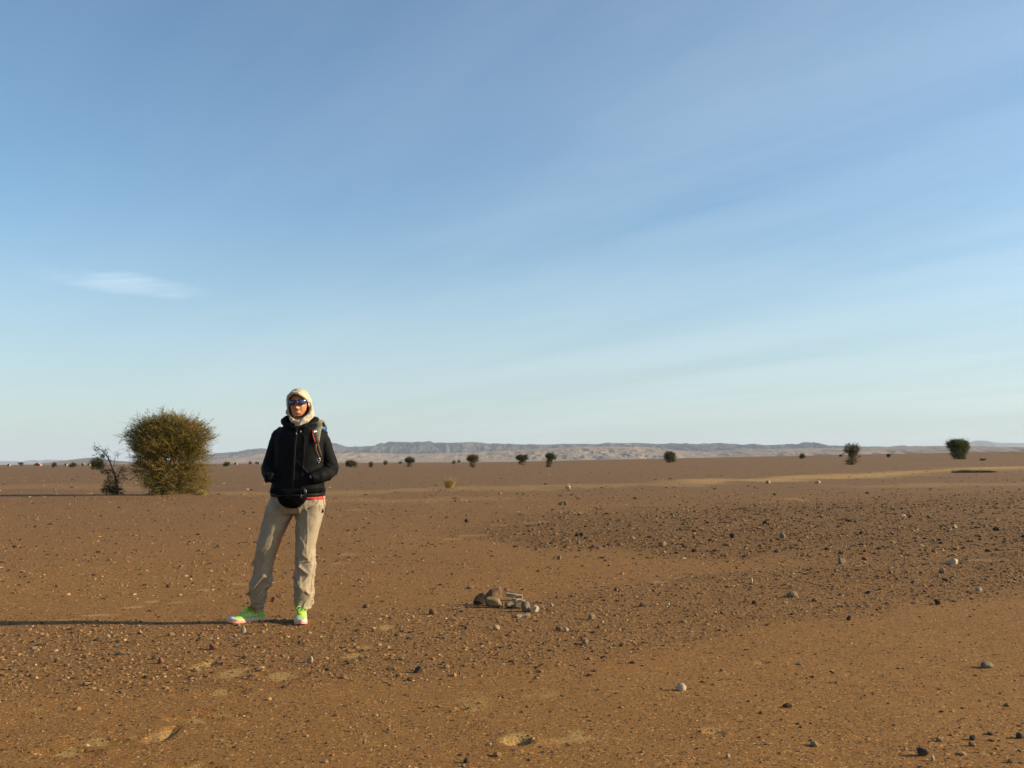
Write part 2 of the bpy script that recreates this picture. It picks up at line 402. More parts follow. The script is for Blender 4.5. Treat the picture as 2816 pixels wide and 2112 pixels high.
# ------------------------------------------------------------------ ground
def ground_material():
    m, t, b = new_mat('desert_floor')
    tc = N(t, 'ShaderNodeTexCoord')
    at = N(t, 'ShaderNodeAttribute', attribute_name='cover')
    sp = N(t, 'ShaderNodeSeparateColor'); t.links.new(at.outputs['Color'], sp.inputs[0])
    def noise(s, d=6, r=0.6):
        n = N(t, 'ShaderNodeTexNoise'); t.links.new(tc.outputs['Object'], n.inputs['Vector']); n.inputs['Scale'].default_value = s; n.inputs['Detail'].default_value = d; n.inputs['Roughness'].default_value = r
        return n
    def mix(f, A, B, bt='MIX'):
        n = N(t, 'ShaderNodeMix', data_type='RGBA', blend_type=bt)
        for k, q in (('Factor', f), ('A', A), ('B', B)):
            if isinstance(q, (int, float)): n.inputs[k].default_value = q
            elif isinstance(q, tuple): n.inputs[k].default_value = (*q, 1)
            else: t.links.new(q, n.inputs[k])
        return n.outputs['Result']
    def rng(s, a, b_, c=0.0, d=1.0):
        n = N(t, 'ShaderNodeMapRange'); t.links.new(s, n.inputs[0]); n.inputs[1].default_value = a; n.inputs[2].default_value = b_; n.inputs[3].default_value = c; n.inputs[4].default_value = d
        return n.outputs[0]
    big = noise(0.25, 5); med = noise(2.2, 6); fine = noise(60, 4, .7); grain = noise(220, 3, .75); far = noise(0.02, 7, .62)
    earth = mix(rng(big.outputs[0], .35, .65), (0.1846, 0.0844, 0.0219), (0.2145, 0.0982, 0.0261))
    earth = mix(rng(med.outputs[0], .35, .7, 0, .55), earth, (0.2276, 0.1086, 0.0284))
    earth = mix(rng(far.outputs[0], .4, .62, 0, .5), earth, (0.1716, 0.0833, 0.0261))
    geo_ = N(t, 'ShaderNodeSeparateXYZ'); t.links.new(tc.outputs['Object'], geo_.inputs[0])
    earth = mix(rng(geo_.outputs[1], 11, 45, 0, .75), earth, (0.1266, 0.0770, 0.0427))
    sandc = mix(rng(med.outputs[0], .3, .7), (0.2878, 0.1724, 0.0587), (0.3405, 0.2053, 0.0737))
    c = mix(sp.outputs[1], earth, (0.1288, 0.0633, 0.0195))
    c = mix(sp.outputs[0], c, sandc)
    # lag gravel too fine to model: grains of several colours
    vo = N(t, 'ShaderNodeTexVoronoi'); t.links.new(tc.outputs['Object'], vo.inputs['Vector']); vo.inputs['Scale'].default_value = 95
    vs = N(t, 'ShaderNodeSeparateColor'); t.links.new(vo.outputs['Color'], vs.inputs[0])
    cell = rng(vs.outputs[0], 0, 1, .68, 1.34)
    cc = N(t, 'ShaderNodeCombineColor'); [t.links.new(cell, cc.inputs[i]) for i in range(3)]
    c = mix(.75, c, cc.outputs[0], 'MULTIPLY')
    g = rng(grain.outputs[0], .3, .7, .72, 1.28)
    cg = N(t, 'ShaderNodeCombineColor'); [t.links.new(g, cg.inputs[i]) for i in range(3)]
    c = mix(.8, c, cg.outputs[0], 'MULTIPLY')
    c = mix(math_node(t, 'MULTIPLY', rng(fine.outputs[0], .62, .75), .6), c, (0.0948, 0.0486, 0.0139))
    c = mix(math_node(t, 'GREATER_THAN', vs.outputs[1], .965), c, (0.3601, 0.2121, 0.0658))
    c = mix(math_node(t, 'GREATER_THAN', vs.outputs[2], .94), c, (0.0689, 0.0359, 0.0123))
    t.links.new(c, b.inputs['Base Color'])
    b.inputs['Roughness'].default_value = 0.95; b.inputs['Specular IOR Level'].default_value = 0.15
    hsum = math_node(t, 'ADD', math_node(t, 'MULTIPLY', rng(vo.outputs['Distance'], 0, .6, 1, 0), .5), math_node(t, 'MULTIPLY', fine.outputs[0], 1.2))
    hsum = math_node(t, 'ADD', hsum, math_node(t, 'MULTIPLY', grain.outputs[0], .6))
    bp = N(t, 'ShaderNodeBump'); bp.inputs['Strength'].default_value = 0.75; bp.inputs['Distance'].default_value = 0.006
    t.links.new(hsum, bp.inputs['Height'])
    m1 = noise(1.1, 5, .6)
    bp2 = N(t, 'ShaderNodeBump'); bp2.inputs['Strength'].default_value = 0.8; bp2.inputs['Distance'].default_value = 0.05
    t.links.new(math_node(t, 'MULTIPLY', m1.outputs[0], sp.outputs[2]), bp2.inputs['Height']); t.links.new(bp2.outputs[0], bp.inputs['Normal'])
    t.links.new(bp.outputs[0], b.inputs['Normal'])
    return m
def axis(dense0, dense1, step, outs, grow=1.11):
    a = list(np.arange(dense0, dense1 + 1e-6, step)); s = step; v = dense1
    while v < outs[1]: s *= grow; v += s; a.append(v)
    s = step; v = dense0; pre = []
    while v > outs[0]: s *= grow; v -= s; pre.append(v)
    return np.array(pre[::-1] + a)
gx = axis(-3.6, 3.6, 0.022, (-38000, 38000), 1.10)
gy = axis(3.3, 8.2, 0.024, (-300, 42000), 1.035)
gy = gy[(gy > -320)]
GX, GY = np.meshgrid(gx, gy)
GZ = hgt(GX.ravel(), GY.ravel()).reshape(GX.shape)
GZ = np.where(GY > 0, GZ, hgt(GX.ravel(), np.abs(GY).ravel()).reshape(GX.shape) * 0 - 0.01)
nx_, ny_ = len(gx), len(gy)
idx = np.arange(nx_ * ny_).reshape(ny_, nx_)
GF = np.stack([idx[:-1, :-1], idx[:-1, 1:], idx[1:, 1:], idx[1:, :-1]], -1).reshape(-1, 4)
gme = np_mesh('ground', np.stack([GX, GY, GZ], -1).reshape(-1, 3), GF, ground_material())
gob = tag(link_mesh('ground', gme), 'brown gravel desert plain reaching the horizon', kind='structure')
ca = gme.color_attributes.new('cover', 'FLOAT_COLOR', 'POINT')
xs, ys = GX.ravel(), GY.ravel()
cc_ = np.zeros((len(xs), 4), np.float32)
cc_[:, 0] = sand_mask(xs, ys); cc_[:, 1] = np.where(ys > 0, dens(xs, ys), .3) * (.35 + .65 * sstep(9, 14, ys)) * (1 - .5 * sstep(40, 120, ys)); cc_[:, 2] = sstep(9, 20, ys); cc_[:, 3] = 1
ca.data.foreach_set('color', cc_.ravel())

# ------------------------------------------------------------------ mountains
def range_mesh(name, pts, ybase, ytop, mat, seed, amp, nx=900, ns=46, foot=0.0, jag=1.0, mesa=0.5, gul=1.0):
    """a range whose crest runs through the listed sky-line directions (u, v)"""
    us = np.array([p[0] for p in pts], float); vs = np.array([p[1] for p in pts], float)
    u = np.linspace(us[0], us[-1], nx); v = np.interp(u, us, vs)
    X = []; Z = []
    for a, b in zip(u, v):
        d = sky_dir(a, b); k = ytop / d.y; X.append(d.x * k); Z.append(CAM_H + d.z * k)
    X = np.array(X); Z = np.array(Z)
    Z = Z + amp * jag * (fbm(X / (ytop * .006), X * 0 + seed, 2.2, 5, .55)) * np.clip(Z / (Z.max() + 1e-6) * 1.5, 0, 1)
    s = np.linspace(0, 1, ns)
    SS, XX = np.meshgrid(s, X, indexing='ij')
    ZZ = np.tile(Z, (ns, 1))
    front = sstep(0, 1, np.clip(SS / 0.7, 0, 1)) * mesa + np.clip(SS / 0.7, 0, 1) ** 1.7 * (1 - mesa)
    back = 1 - sstep(0.78, 1.0, SS) * 0.7
    depth = (ytop - ybase)
    YY = ybase + depth * (SS / 0.72)
    XXs = XX * (YY / ytop) * 0.25 + XX * 0.75
    g = fbm(XXs / (ytop * .018) + .5 * fbm(XXs / (ytop * .05), YY / (ytop * .05), seed, 2), YY / (ytop * .05), seed * 3.1, 5, .55)
    rid = 1 - np.abs(g) * 2.2
    env = np.sin(np.clip(SS / .72, 0, 1) * math.pi) ** .8
    Zf = ZZ * front * back + gul * ZZ * .42 * (rid - .45) * env
    Zf = np.where(SS <= 0.001, -3.0, Zf)
    V = np.stack([XXs, YY, Zf], -1).reshape(-1, 3)
    ix = np.arange(nx * ns).reshape(ns, nx)
    Fc = np.stack([ix[:-1, :-1], ix[:-1, 1:], ix[1:, 1:], ix[1:, :-1]], -1).reshape(-1, 4)
    return link_mesh(name, np_mesh(name, V, Fc, mat))
def rock_mat(name, c1, c2, c3, sc):
    m, t, b = new_mat(name)
    tc = N(t, 'ShaderNodeTexCoord'); mp_ = N(t, 'ShaderNodeMapping'); t.links.new(tc.outputs['Object'], mp_.inputs[0]); mp_.inputs['Scale'].default_value = (1, .35, 5)
    n = N(t, 'ShaderNodeTexNoise'); t.links.new(mp_.outputs[0], n.inputs['Vector']); n.inputs['Scale'].default_value = sc; n.inputs['Detail'].default_value = 8; n.inputs['Roughness'].default_value = .62
    r = N(t, 'ShaderNodeValToRGB'); t.links.new(n.outputs[0], r.inputs[0])
    r.color_ramp.elements[0].position = .36; r.color_ramp.elements[0].color = (*c1, 1); r.color_ramp.elements[1].position = .66; r.color_ramp.elements[1].color = (*c3, 1)
    e = r.color_ramp.elements.new(.5); e.color = (*c2, 1)
    t.links.new(r.outputs[0], b.inputs['Base Color']); b.inputs['Roughness'].default_value = 1; b.inputs['Specular IOR Level'].default_value = 0.05
    return m
MESA = rock_mat('mesa_rock', (0.028, 0.025, 0.025), (0.048, 0.042, 0.038), (0.10, 0.08, 0.062), .0016)
FOOT = rock_mat('foothill_rock', (0.18, 0.125, 0.082), (0.215, 0.152, 0.102), (0.25, 0.18, 0.122), .0011)
FARM = rock_mat('far_hill_rock', (0.08, 0.07, 0.06), (0.12, 0.10, 0.08), (0.17, 0.14, 0.11), .0008)
SKYLINE = [(480, 1268), (520, 1262), (564, 1257), (613, 1246), (666, 1243), (694, 1236), (722, 1233), (740, 1236), (800, 1232), (860, 1222), (912, 1219), (930, 1221.6), (951, 1228.7), (980, 1229), (1004, 1227), (1032, 1226), (1050, 1218), (1061, 1220.5),
           (1078, 1215), (1124, 1216), (1159, 1217), (1180, 1215), (1195, 1218), (1230, 1218), (1293, 1216), (1346, 1220.5), (1406, 1222), (1494, 1223), (1547, 1221), (1600, 1220.5), (1645, 1222), (1674, 1218), (1758, 1220), (1804, 1221.6),
           (1843, 1220), (1885, 1219.5), (1921, 1221), (1980, 1219.5), (2040, 1223.7), (2061, 1221), (2096, 1225), (2159, 1222), (2201, 1222), (2217, 1215.5), (2236, 1220), (2254, 1226), (2299, 1224.5), (2366, 1229), (2440, 1229), (2482, 1226), (2513, 1230), (2601, 1234), (2720, 1250)]
tag(range_mesh('mountain_range', SKYLINE, 12600, 15500, MESA, 1.0, 3.0, 1300, 64, mesa=.35, gul=1.1), 'dark flat-topped ridge along the horizon', kind='structure')
FOOTL = [(440, 1276), (520, 1270), (620, 1262), (720, 1254), (800, 1250), (930, 1246), (1000, 1245), (1100, 1249), (1200, 1247), (1300, 1244), (1400, 1239), (1500, 1233), (1600, 1229), (1700, 1228), (1800, 1231), (1850, 1238), (1950, 1243), (2040, 1236), (2200, 1234), (2350, 1231), (2440, 1229.5), (2482, 1227.5), (2600, 1226), (2680, 1227), (2816, 1230), (2960, 1233)]
tag(range_mesh('foothills', FOOTL, 7600, 10500, FOOT, 5.0, 4.0, 1200, 60, jag=1.2, mesa=.3, gul=.55), 'pale tan eroded foothills in front of the ridge', kind='structure')
tag(range_mesh('hill', [(170, 1275), (201, 1271), (225, 1262), (244, 1259), (260, 1261), (285, 1264), (312, 1267), (360, 1271), (420, 1273), (470, 1276)], 8300, 9800, rock_mat('hill_rock', (0.09, 0.065, 0.05), (0.12, 0.088, 0.065), (0.16, 0.115, 0.085), .002), 8.0, 2.0, 260, 36, mesa=.4, gul=.6), 'low rounded brown hill behind the thin leaning tree', kind='structure')
tag(range_mesh('far_hills', [(-180, 1266), (-60, 1270), (0, 1268), (41, 1268), (60, 1271), (89, 1265), (114, 1268), (130, 1264), (163, 1265), (190, 1268), (240, 1272), (300, 1276)], 25500, 27500, FARM, 11.0, 4.0, 260, 24, mesa=.5, gul=.5), 'faint blue hills at the far end of the plain', kind='structure')
tag(range_mesh('blue_hill', [(2560, 1240), (2620, 1226), (2664, 1216), (2689, 1211.6), (2713, 1212.6), (2734, 1217), (2770, 1218), (2812, 1218.6), (2900, 1222), (3050, 1235)], 25500, 27500, FARM, 13.0, 6.0, 260, 24, mesa=.5, gul=.5), 'hazy blue flat hill behind the dense green bush', kind='structure')

# ------------------------------------------------------------------ haze
hm = bpy.data.materials.new('haze'); hm.use_nodes = True
ht = hm.node_tree; ht.nodes.clear()
vol = N(ht, 'ShaderNodeVolumePrincipled'); vol.inputs['Color'].default_value = (0.74, 0.84, 1.0, 1); vol.inputs['Density'].default_value = 2.5e-5; vol.inputs['Anisotropy'].default_value = 0.0
ho = N(ht, 'ShaderNodeOutputMaterial'); ht.links.new(vol.outputs[0], ho.inputs['Volume'])
hb = MB(); hb.box((0, 20500, 257), (39500, 22500, 265)); 
hz_o = tag(hb.build('haze', hm, smooth=False), kind='stuff')

# ------------------------------------------------------------------ stones
def rock_points(sub, seed, sharp=0.5, rough=0.12, flat=1.0):
    bm = bmesh.new(); bmesh.ops.create_icosphere(bm, subdivisions=sub, radius=1.0)
    V = np.array([v.co[:] for v in bm.verts]); Fc = np.array([[v.index for v in f.verts] for f in bm.faces]); bm.free()
    r = np.random.default_rng(seed)
    ncut = int(4 + sharp * 9)
    for _ in range(ncut):
        d = r.normal(size=3); d /= np.linalg.norm(d); lim = r.uniform(0.62, 0.93) * (1 - .12 * sharp)
        p = V @ d; over = np.clip(p - lim, 0, None); V = V - d[None] * (over * (.6 if sharp < .3 else .97))[:, None]
    n = fbm(V[:, 0] * 1.3 + seed, V[:, 1] * 1.3, V[:, 2] * 1.3 - seed, 3)
    V = V * (1 + rough * n[:, None] * 1.6)
    V[:, 2] *= flat
    return V, Fc
def stone_mat(name, a, b_, rough=.85):
    m = simple(name, a, rough, .12, 9.0, .6, 40.0, col2=b_, spec=.25, bdist=.01)
    return m
SM = {
    'brown': stone_mat('brown_stone', (0.1088, 0.0578, 0.0289), (0.1600, 0.0912, 0.0464)),
    'red': stone_mat('red_stone', (0.128, 0.053, 0.027), (0.200, 0.087, 0.041)),
    'dark': stone_mat('dark_stone', (0.036, 0.024, 0.018), (0.068, 0.046, 0.029)),
    'grey': stone_mat('grey_stone', (0.1306, 0.0948, 0.0600), (0.2040, 0.1435, 0.0840)),
    'tan': stone_mat('tan_stone', (0.1664, 0.1069, 0.0494), (0.2304, 0.1513, 0.0722)),
    'pale': stone_mat('pale_stone', (0.2584, 0.1826, 0.1088), (0.3400, 0.2457, 0.1472)),
    'white': stone_mat('white_stone', (0.2995, 0.2224, 0.1389), (0.4896, 0.3767, 0.2452)),
}
def stone(u, v, wpx, hpx, kind, label, seed=0, sharp=.5, depth=None, rot=0.0, group=None, sub=3, sink=.15, tilt=0.0, cat='stone', name='stone', rough=.12, raise_=0.0, lean=0.0, dy=0.0):
    """v is the foot of the stone in the photograph"""
    p = gp(u, v) + Vector((0, dy, 0)); p.z = hz(p.x, p.y); m = p.y / FPX
    W, H = wpx * m, hpx * m; D = depth if depth else W * .75
    V, Fc = rock_points(sub, seed + 101, sharp, rough)
    V = V / np.array([np.ptp(V[:, 0]), np.ptp(V[:, 1]), np.ptp(V[:, 2])]) * 1.0
    V = V - (V.max(0) + V.min(0)) / 2
    V = V * np.array([W, D, H / (1 - sink)])
    V[:, 0] += lean * V[:, 2]
    if tilt:
        c, s = math.cos(tilt), math.sin(tilt); V = np.stack([V[:, 0] * c - V[:, 2] * s, V[:, 1], V[:, 0] * s + V[:, 2] * c], -1)
    V[:, 2] += -V[:, 2].min() - sink * H + raise_
    me = np_mesh(name, V, Fc, SM[kind])
    o = link_mesh(name, me, loc=(p.x, p.y + D * .35, p.z)); o.rotation_euler = (0, 0, rot)
    tag(o, label, cat, group)
    return o
G1 = 'stones of the small cairn'
stone(1319, 1663, 32, 30, 'dark', 'dark angular stone leaning against the shaded end of the small cairn', 1, .7, rot=.2, sub=4, group=G1, lean=.35)
stone(1356, 1668, 50, 46, 'brown', 'largest rounded block of the small cairn, standing upright behind the others', 2, .75, sub=4, group=G1, dy=.05, lean=.12, rough=.16)
stone(1356, 1669, 50, 26, 'tan', 'smooth tan boulder lying in front of the upright block of the cairn', 33, .45, sub=4, group=G1, dy=-.06, rough=.12, tilt=-.22)
stone(1381, 1670, 13, 14, 'red', 'small reddish stone at the foot of the big cairn boulder', 4, .6, group=G1, sub=2)
stone(1400, 1673, 27, 16, 'grey', 'rough grey lump in the middle of the cairn', 5, .8, sub=4, group=G1, rough=.3)
stone(1426, 1674, 30, 15, 'tan', 'low tan stone between grey lump and egg-shaped stone of the cairn', 6, .5, sub=4, group=G1)
def slab(u, v, w, h, d, kind, label, rz, ry, lift=0.0, dy=0.0, group=G1, rx=0.0):
    p = gp(u, v); p.y += dy; m = p.y / FPX
    mb = MB(); mb.box((0, 0, 0), (w * m / 2, d / 2, h * m / 2))
    bm = bmesh.new(); me = mb.mesh('slab', SM[kind], False); bm.from_mesh(me)
    bmesh.ops.subdivide_edges(bm, edges=bm.edges[:], cuts=3, use_grid_fill=True)
    for q in bm.verts:
        c = q.co
        k = float(fbm(np.array([c.x * 30 + u]), np.array([c.y * 30]), np.array([c.z * 30]), 2)[0])
        q.co = c + Vector((k * .009, k * .01 * (1 if c.y > 0 else -1), k * .006))
        q.co.y *= 1 - .3 * (c.x / (w * m / 2)) ** 2 * (.5 + .5 * math.sin(u))
    bmesh.ops.bevel(bm, geom=[e for e in bm.edges if e.calc_face_angle(0) > .7], offset=.0025, segments=1, affect='EDGES')
    bm.to_mesh(me); bm.free()
    o = link_mesh('stone', me, loc=(p.x, p.y + d / 2, hz(p.x, p.y) + h * m / 2 + lift)); o.rotation_euler = (rx, ry, rz)
    return tag(o, label, 'stone', group)
slab(1427, 1658, 34, 7, .06, 'pale', 'lower of the two flat pale slabs behind the egg-shaped stone', -.08, .12, .004, .03)
slab(1414, 1655, 43, 10, .05, 'pale', 'upper plank-like pale slab resting behind the cairn stones', -.1, .16, .022, .07)
stone(1446, 1682, 26, 28, 'grey', 'egg-shaped grey-brown stone standing on end in the cairn', 9, .2, sub=4, group=G1, rough=.08, tilt=.35, dy=-.02)
stone(1471, 1684, 23, 17, 'white', 'bright white chipped stone at the sunlit end of the cairn', 10, .9, sub=4, group=G1, tilt=-.45, rough=.2)
slab(1438, 1699, 34, 8, .07, 'pale', 'flat pale slab lying alone just in front of the cairn', .05, -.05, -.006, 0)
stone(1292, 1620, 17, 9, 'grey', 'flat blue-grey stone lying behind the cairn', 12, .5)
stone(1373, 1621, 6, 8, 'white', 'tiny white chip standing behind the cairn', 13, .8, sub=2)
NOTABLE = [
    (1875, 1900, 27, 18, 'white', 'smooth white pebble alone on the bare sand of the foreground', .05),
    (2719, 1837, 34, 14, 'grey', 'thin grey stone disc tilted out of the bare sand', .3),
    (2624, 1551, 32, 13, 'white', 'long whitish rock brightest on the gravel slope', .4),
    (2180, 1643, 30, 15, 'grey', 'rounded light grey boulder at the edge of the gravel belt', .15),
    (2068, 1604, 6, 12, 'white', 'narrow white stone standing upright like a tooth', .7),
    (1628, 1704, 20, 13, 'tan', 'tan cube-like stone past the white end of the cairn', .6),
    (1150, 1851, 26, 17, 'dark', 'dark grey wedge-shaped stone on the near gravel', .9),
    (2541, 2080, 30, 20, 'dark', 'black pyramid-shaped rock in the near foreground corner', .9),
    (2567, 2093, 10, 14, 'pale', 'pale sharp sliver standing beside the black pyramid-shaped rock', .9),
    (2585, 2040, 17, 11, 'tan', 'small pale brown stone behind the black pyramid-shaped rock', .4),
    (2677, 2036, 18, 12, 'dark', 'farther of two dark stones next to the black pyramid-shaped rock', .7),
    (2676, 2053, 20, 11, 'brown', 'nearer of two dark stones next to the black pyramid-shaped rock', .7),
    (2808, 2032, 22, 14, 'dark', 'dark stone cut by the right edge of the picture', .7),
    (1283, 1437, 13, 9, 'dark', 'lone black stone on the plain between the grass tuft and the gravel slope', .6),
    (1600, 1474, 13, 10, 'dark', 'dark round stone at the near end of the dark gravel slope', .4),
    (1590, 1497, 11, 11, 'tan', 'upright tan stone just below the dark round stone', .3),
    (1538, 1539, 12, 10, 'grey', 'blue-grey stone alone on the smooth sand below the gravel slope', .3),
    (1822, 1503, 22, 12, 'tan', 'domed tan boulder half sunk in the dark gravel', .1),
    (1826, 1522, 13, 6, 'pale', 'flat pale stone below the domed tan boulder', .3),
    (2014, 1480, 16, 12, 'dark', 'dark pointed stone throwing a long shadow on the gravel slope', .8),
    (2106, 1441, 16, 8, 'dark', 'flat dark stone high on the gravel slope', .5),
    (2153, 1480, 17, 14, 'grey', 'two-toned grey stone with a bright sunlit face on the slope', .9),
    (2317, 1551, 20, 15, 'grey', 'grey block with a lit side on the right gravel slope', .8),
    (2381, 1540, 20, 8, 'red', 'reddish low stone beside the grey block on the slope', .6),
    (2743, 1460, 18, 10, 'dark', 'black rounded stone high up near the right edge', .3),
    (2627, 1453, 15, 9, 'pale', 'pale stone high on the slope left of the black rounded stone', .5),
    (2484, 1421, 16, 7, 'white', 'white flat stone at the top of the gravel slope', .4),
    (2556, 1424, 12, 8, 'tan', 'small tan stone at the top of the slope beside the white flat one', .5),
    (2592, 1577, 17, 13, 'grey', 'grey pointed stone below the long whitish rock', .8),
    (2603, 1601, 20, 9, 'dark', 'low dark stone between the grey pointed stone and the lower sand', .7),
    (2695, 1626, 18, 9, 'pale', 'pale flattish stone low on the right slope', .6),
    (2580, 1663, 19, 13, 'dark', 'dark peaked stone low on the right slope', .8),
    (2336, 1706, 15, 12, 'dark', 'dark stone with one white edge at the start of the bare sand', .9),
    (2450, 1578, 14, 9, 'tan', 'tan stone in the gravel halfway along the right slope', .5),
    (2300, 1573, 12, 7, 'grey', 'small pale grey stone just below the grey block', .5),
    (2257, 1422, 11, 6, 'tan', 'light fleck of stone far up the gravel slope', .5),
    (2242, 1655, 15, 8, 'brown', 'brown stone beyond the rounded light grey boulder', .7),
    (2076, 1662, 15, 10, 'dark', 'dark red-brown stone near the lower edge of the gravel', .7),
    (2390, 1633, 16, 7, 'dark', 'flat dark stone below the gravel at the sand edge', .6),
    (2160, 1661, 13, 8, 'pale', 'small pale stone below the rounded light grey boulder', .5),
    (586, 1788, 25, 14, 'red', 'rust-red pointed stone on the near gravel in front of the person', .9),
    (440, 1826, 17, 15, 'red', 'dark red rounded stone on the near gravel', .3),
    (851, 1823, 18, 15, 'pale', 'pale grey pointed stone in front of the shoes', .8),
    (468, 1750, 20, 9, 'tan', 'smooth tan stone beside the shadow of the person', .2),
    (668, 1740, 16, 15, 'pale', 'pale pointed stone near the toe of the lime shoe', .8),
    (295, 1757, 13, 11, 'pale', 'small pale round stone below the shadow of the person', .4),
    (384, 1744, 11, 9, 'pale', 'rounded pinkish stone below the thin shadow', .3),
    (461, 1616, 11, 8, 'dark', 'black stone on the plain between tree and person', .5),
    (753, 1655, 20, 13, 'red', 'red-brown stone seen between the two trouser legs', .7),
    (769, 1645, 20, 10, 'brown', 'brown stone just behind the red-brown one between the legs', .7),
    (1562, 1345, 14, 13, 'white', 'bright pale rock standing far out on the plain', .8),
    (1543, 1389, 17, 8, 'tan', 'pale oblong block lying beside an upright stone on the plain', .7),
    (1556, 1389, 9, 14, 'tan', 'pale upright stone standing against the oblong block', .8),
    (1365, 1733, 19, 12, 'pale', 'pale rounded stone in the gravel in front of the cairn', .3),
    (1557, 1737, 14, 11, 'white', 'whitish stone in the gravel beside a dark one', .4),
    (1537, 1734, 18, 11, 'brown', 'brown wedge beside the whitish stone in the gravel', .7),
    (1610, 1771, 18, 12, 'grey', 'dark-shaded grey stone at the lower edge of the near gravel', .9),
    (1712, 1778, 18, 11, 'brown', 'brown peaked stone at the lower edge of the near gravel', .8),
    (1283, 2099, 18, 11, 'dark', 'dark stone with a twin shadow at the bottom of the picture', .6),
    (2002, 2086, 14, 12, 'pale', 'pale stone at the bottom edge on dark sand', .6),
    (1190, 1690, 22, 14, 'red', 'red-brown rough stone on the gravel beyond the trouser leg', .8),
    (1006, 1672, 18, 9, 'brown', 'brown stone on the line where gravel meets smooth sand', .7),
    (1768, 1668, 22, 9, 'dark', 'dark flat rock past the cairn on the gravel edge', .7),
    (1695, 1626, 14, 9, 'brown', 'brown stone on the upper edge of the near gravel', .6),
    (1517, 1669, 10, 10, 'pale', 'pale pointed stone next to the white chipped stone', .8),
    (2113, 1330, 13, 8, 'pale', 'pale stone far off beside the sand lane', .6),
    (2250, 1330, 16, 8, 'white', 'bright white stone far off beside the sand lane', .5),
    (2131, 1362, 11, 5, 'dark', 'dark stone far up beyond the gravel slope', .5),
    (1273, 2109, 12, 6, 'grey', 'stone chip cut by the bottom edge of the picture', .6),
]
for i, (u, v, w, h, k, lab, sh) in enumerate(NOTABLE):
    stone(u, v, w, h, k, lab, 20 + i, sh, rot=0.0, sub=3, sink=.3, rough=.1 if sh < .2 else .22)

# more stones that nothing tells apart, each its own object, sharing ten meshes
variants = []
for s in range(12):
    V, Fc = rock_points(2, 300 + s, [.3, .6, .9][s % 3], .16)
    V = V / np.ptp(V, axis=0)[None]; V = V - (V.max(0) + V.min(0)) / 2
    variants.append(np_mesh('stone', V, Fc, SM[['brown', 'dark', 'brown', 'red', 'brown', 'brown', 'brown', 'brown', 'tan', 'brown', 'grey', 'red'][s]], smooth=(s % 3 == 0)))
placed = 0
STONE_N = 215
taken = [(gp(u, v).x, gp(u, v).y) for (u, v, *_r) in NOTABLE] + [(gp(1400, 1670).x + dx_, gp(1400, 1670).y) for dx_ in (-.25, -.1, .1, .25)] + [(gp(703, 1705).x, gp(703, 1705).y), (gp(838, 1705).x, gp(838, 1705).y)]
r = np.random.default_rng(12)
while placed < STONE_N:
    u = r.uniform(10, 2806); v = 1400 + (2100 - 1400) * r.uniform() ** 1.15
    p = ground_px(u, v)
    if r.uniform() > float(dens(np.array([p.x]), np.array([p.y]))[0]) * .95: continue
    if min((p.x - a) ** 2 + (p.y - b) ** 2 for a, b in taken) < .16 ** 2: continue
    taken.append((p.x, p.y))
    m = p.y / FPX; W = m * (9 + 7 * r.beta(1.3, 3)) * (1.0 if v > 1500 else .85)
    me = variants[int(r.integers(len(variants)))]
    o = link_mesh('stone', me); a = r.uniform(.5, .85)
    o.scale = (W, W * r.uniform(.6, 1), W * a); o.location = (p.x, p.y, hz(p.x, p.y) + W * a * .2)
    o.rotation_euler = (r.uniform(-.2, .2), r.uniform(-.2, .2), r.uniform(0, 6.28))
    kind = me.materials[0].name.split('_')[0]; big = 'small' if W / m < 12 else 'fist-sized'
    if p.y < near_start(p.x): where = 'on the bare sand nearest the viewer'
    elif p.y < near_edge(p.x): where = 'in the near gravel before the cairn' if p.x > -1.2 else 'in gravel below the shadow of the person'
    elif p.x < -1: where = 'on the open ground behind the person'
    elif p.y < mid_start(p.x): where = 'on the smooth strip between two gravel belts'
    elif p.y < 20: where = 'on the lower half of the dark gravel slope'
    else: where = 'high on the dark gravel slope'
    tag(o, f'loose {big} {kind} stone {where}', 'stone', 'small stones scattered over the gravel plain')
    placed += 1

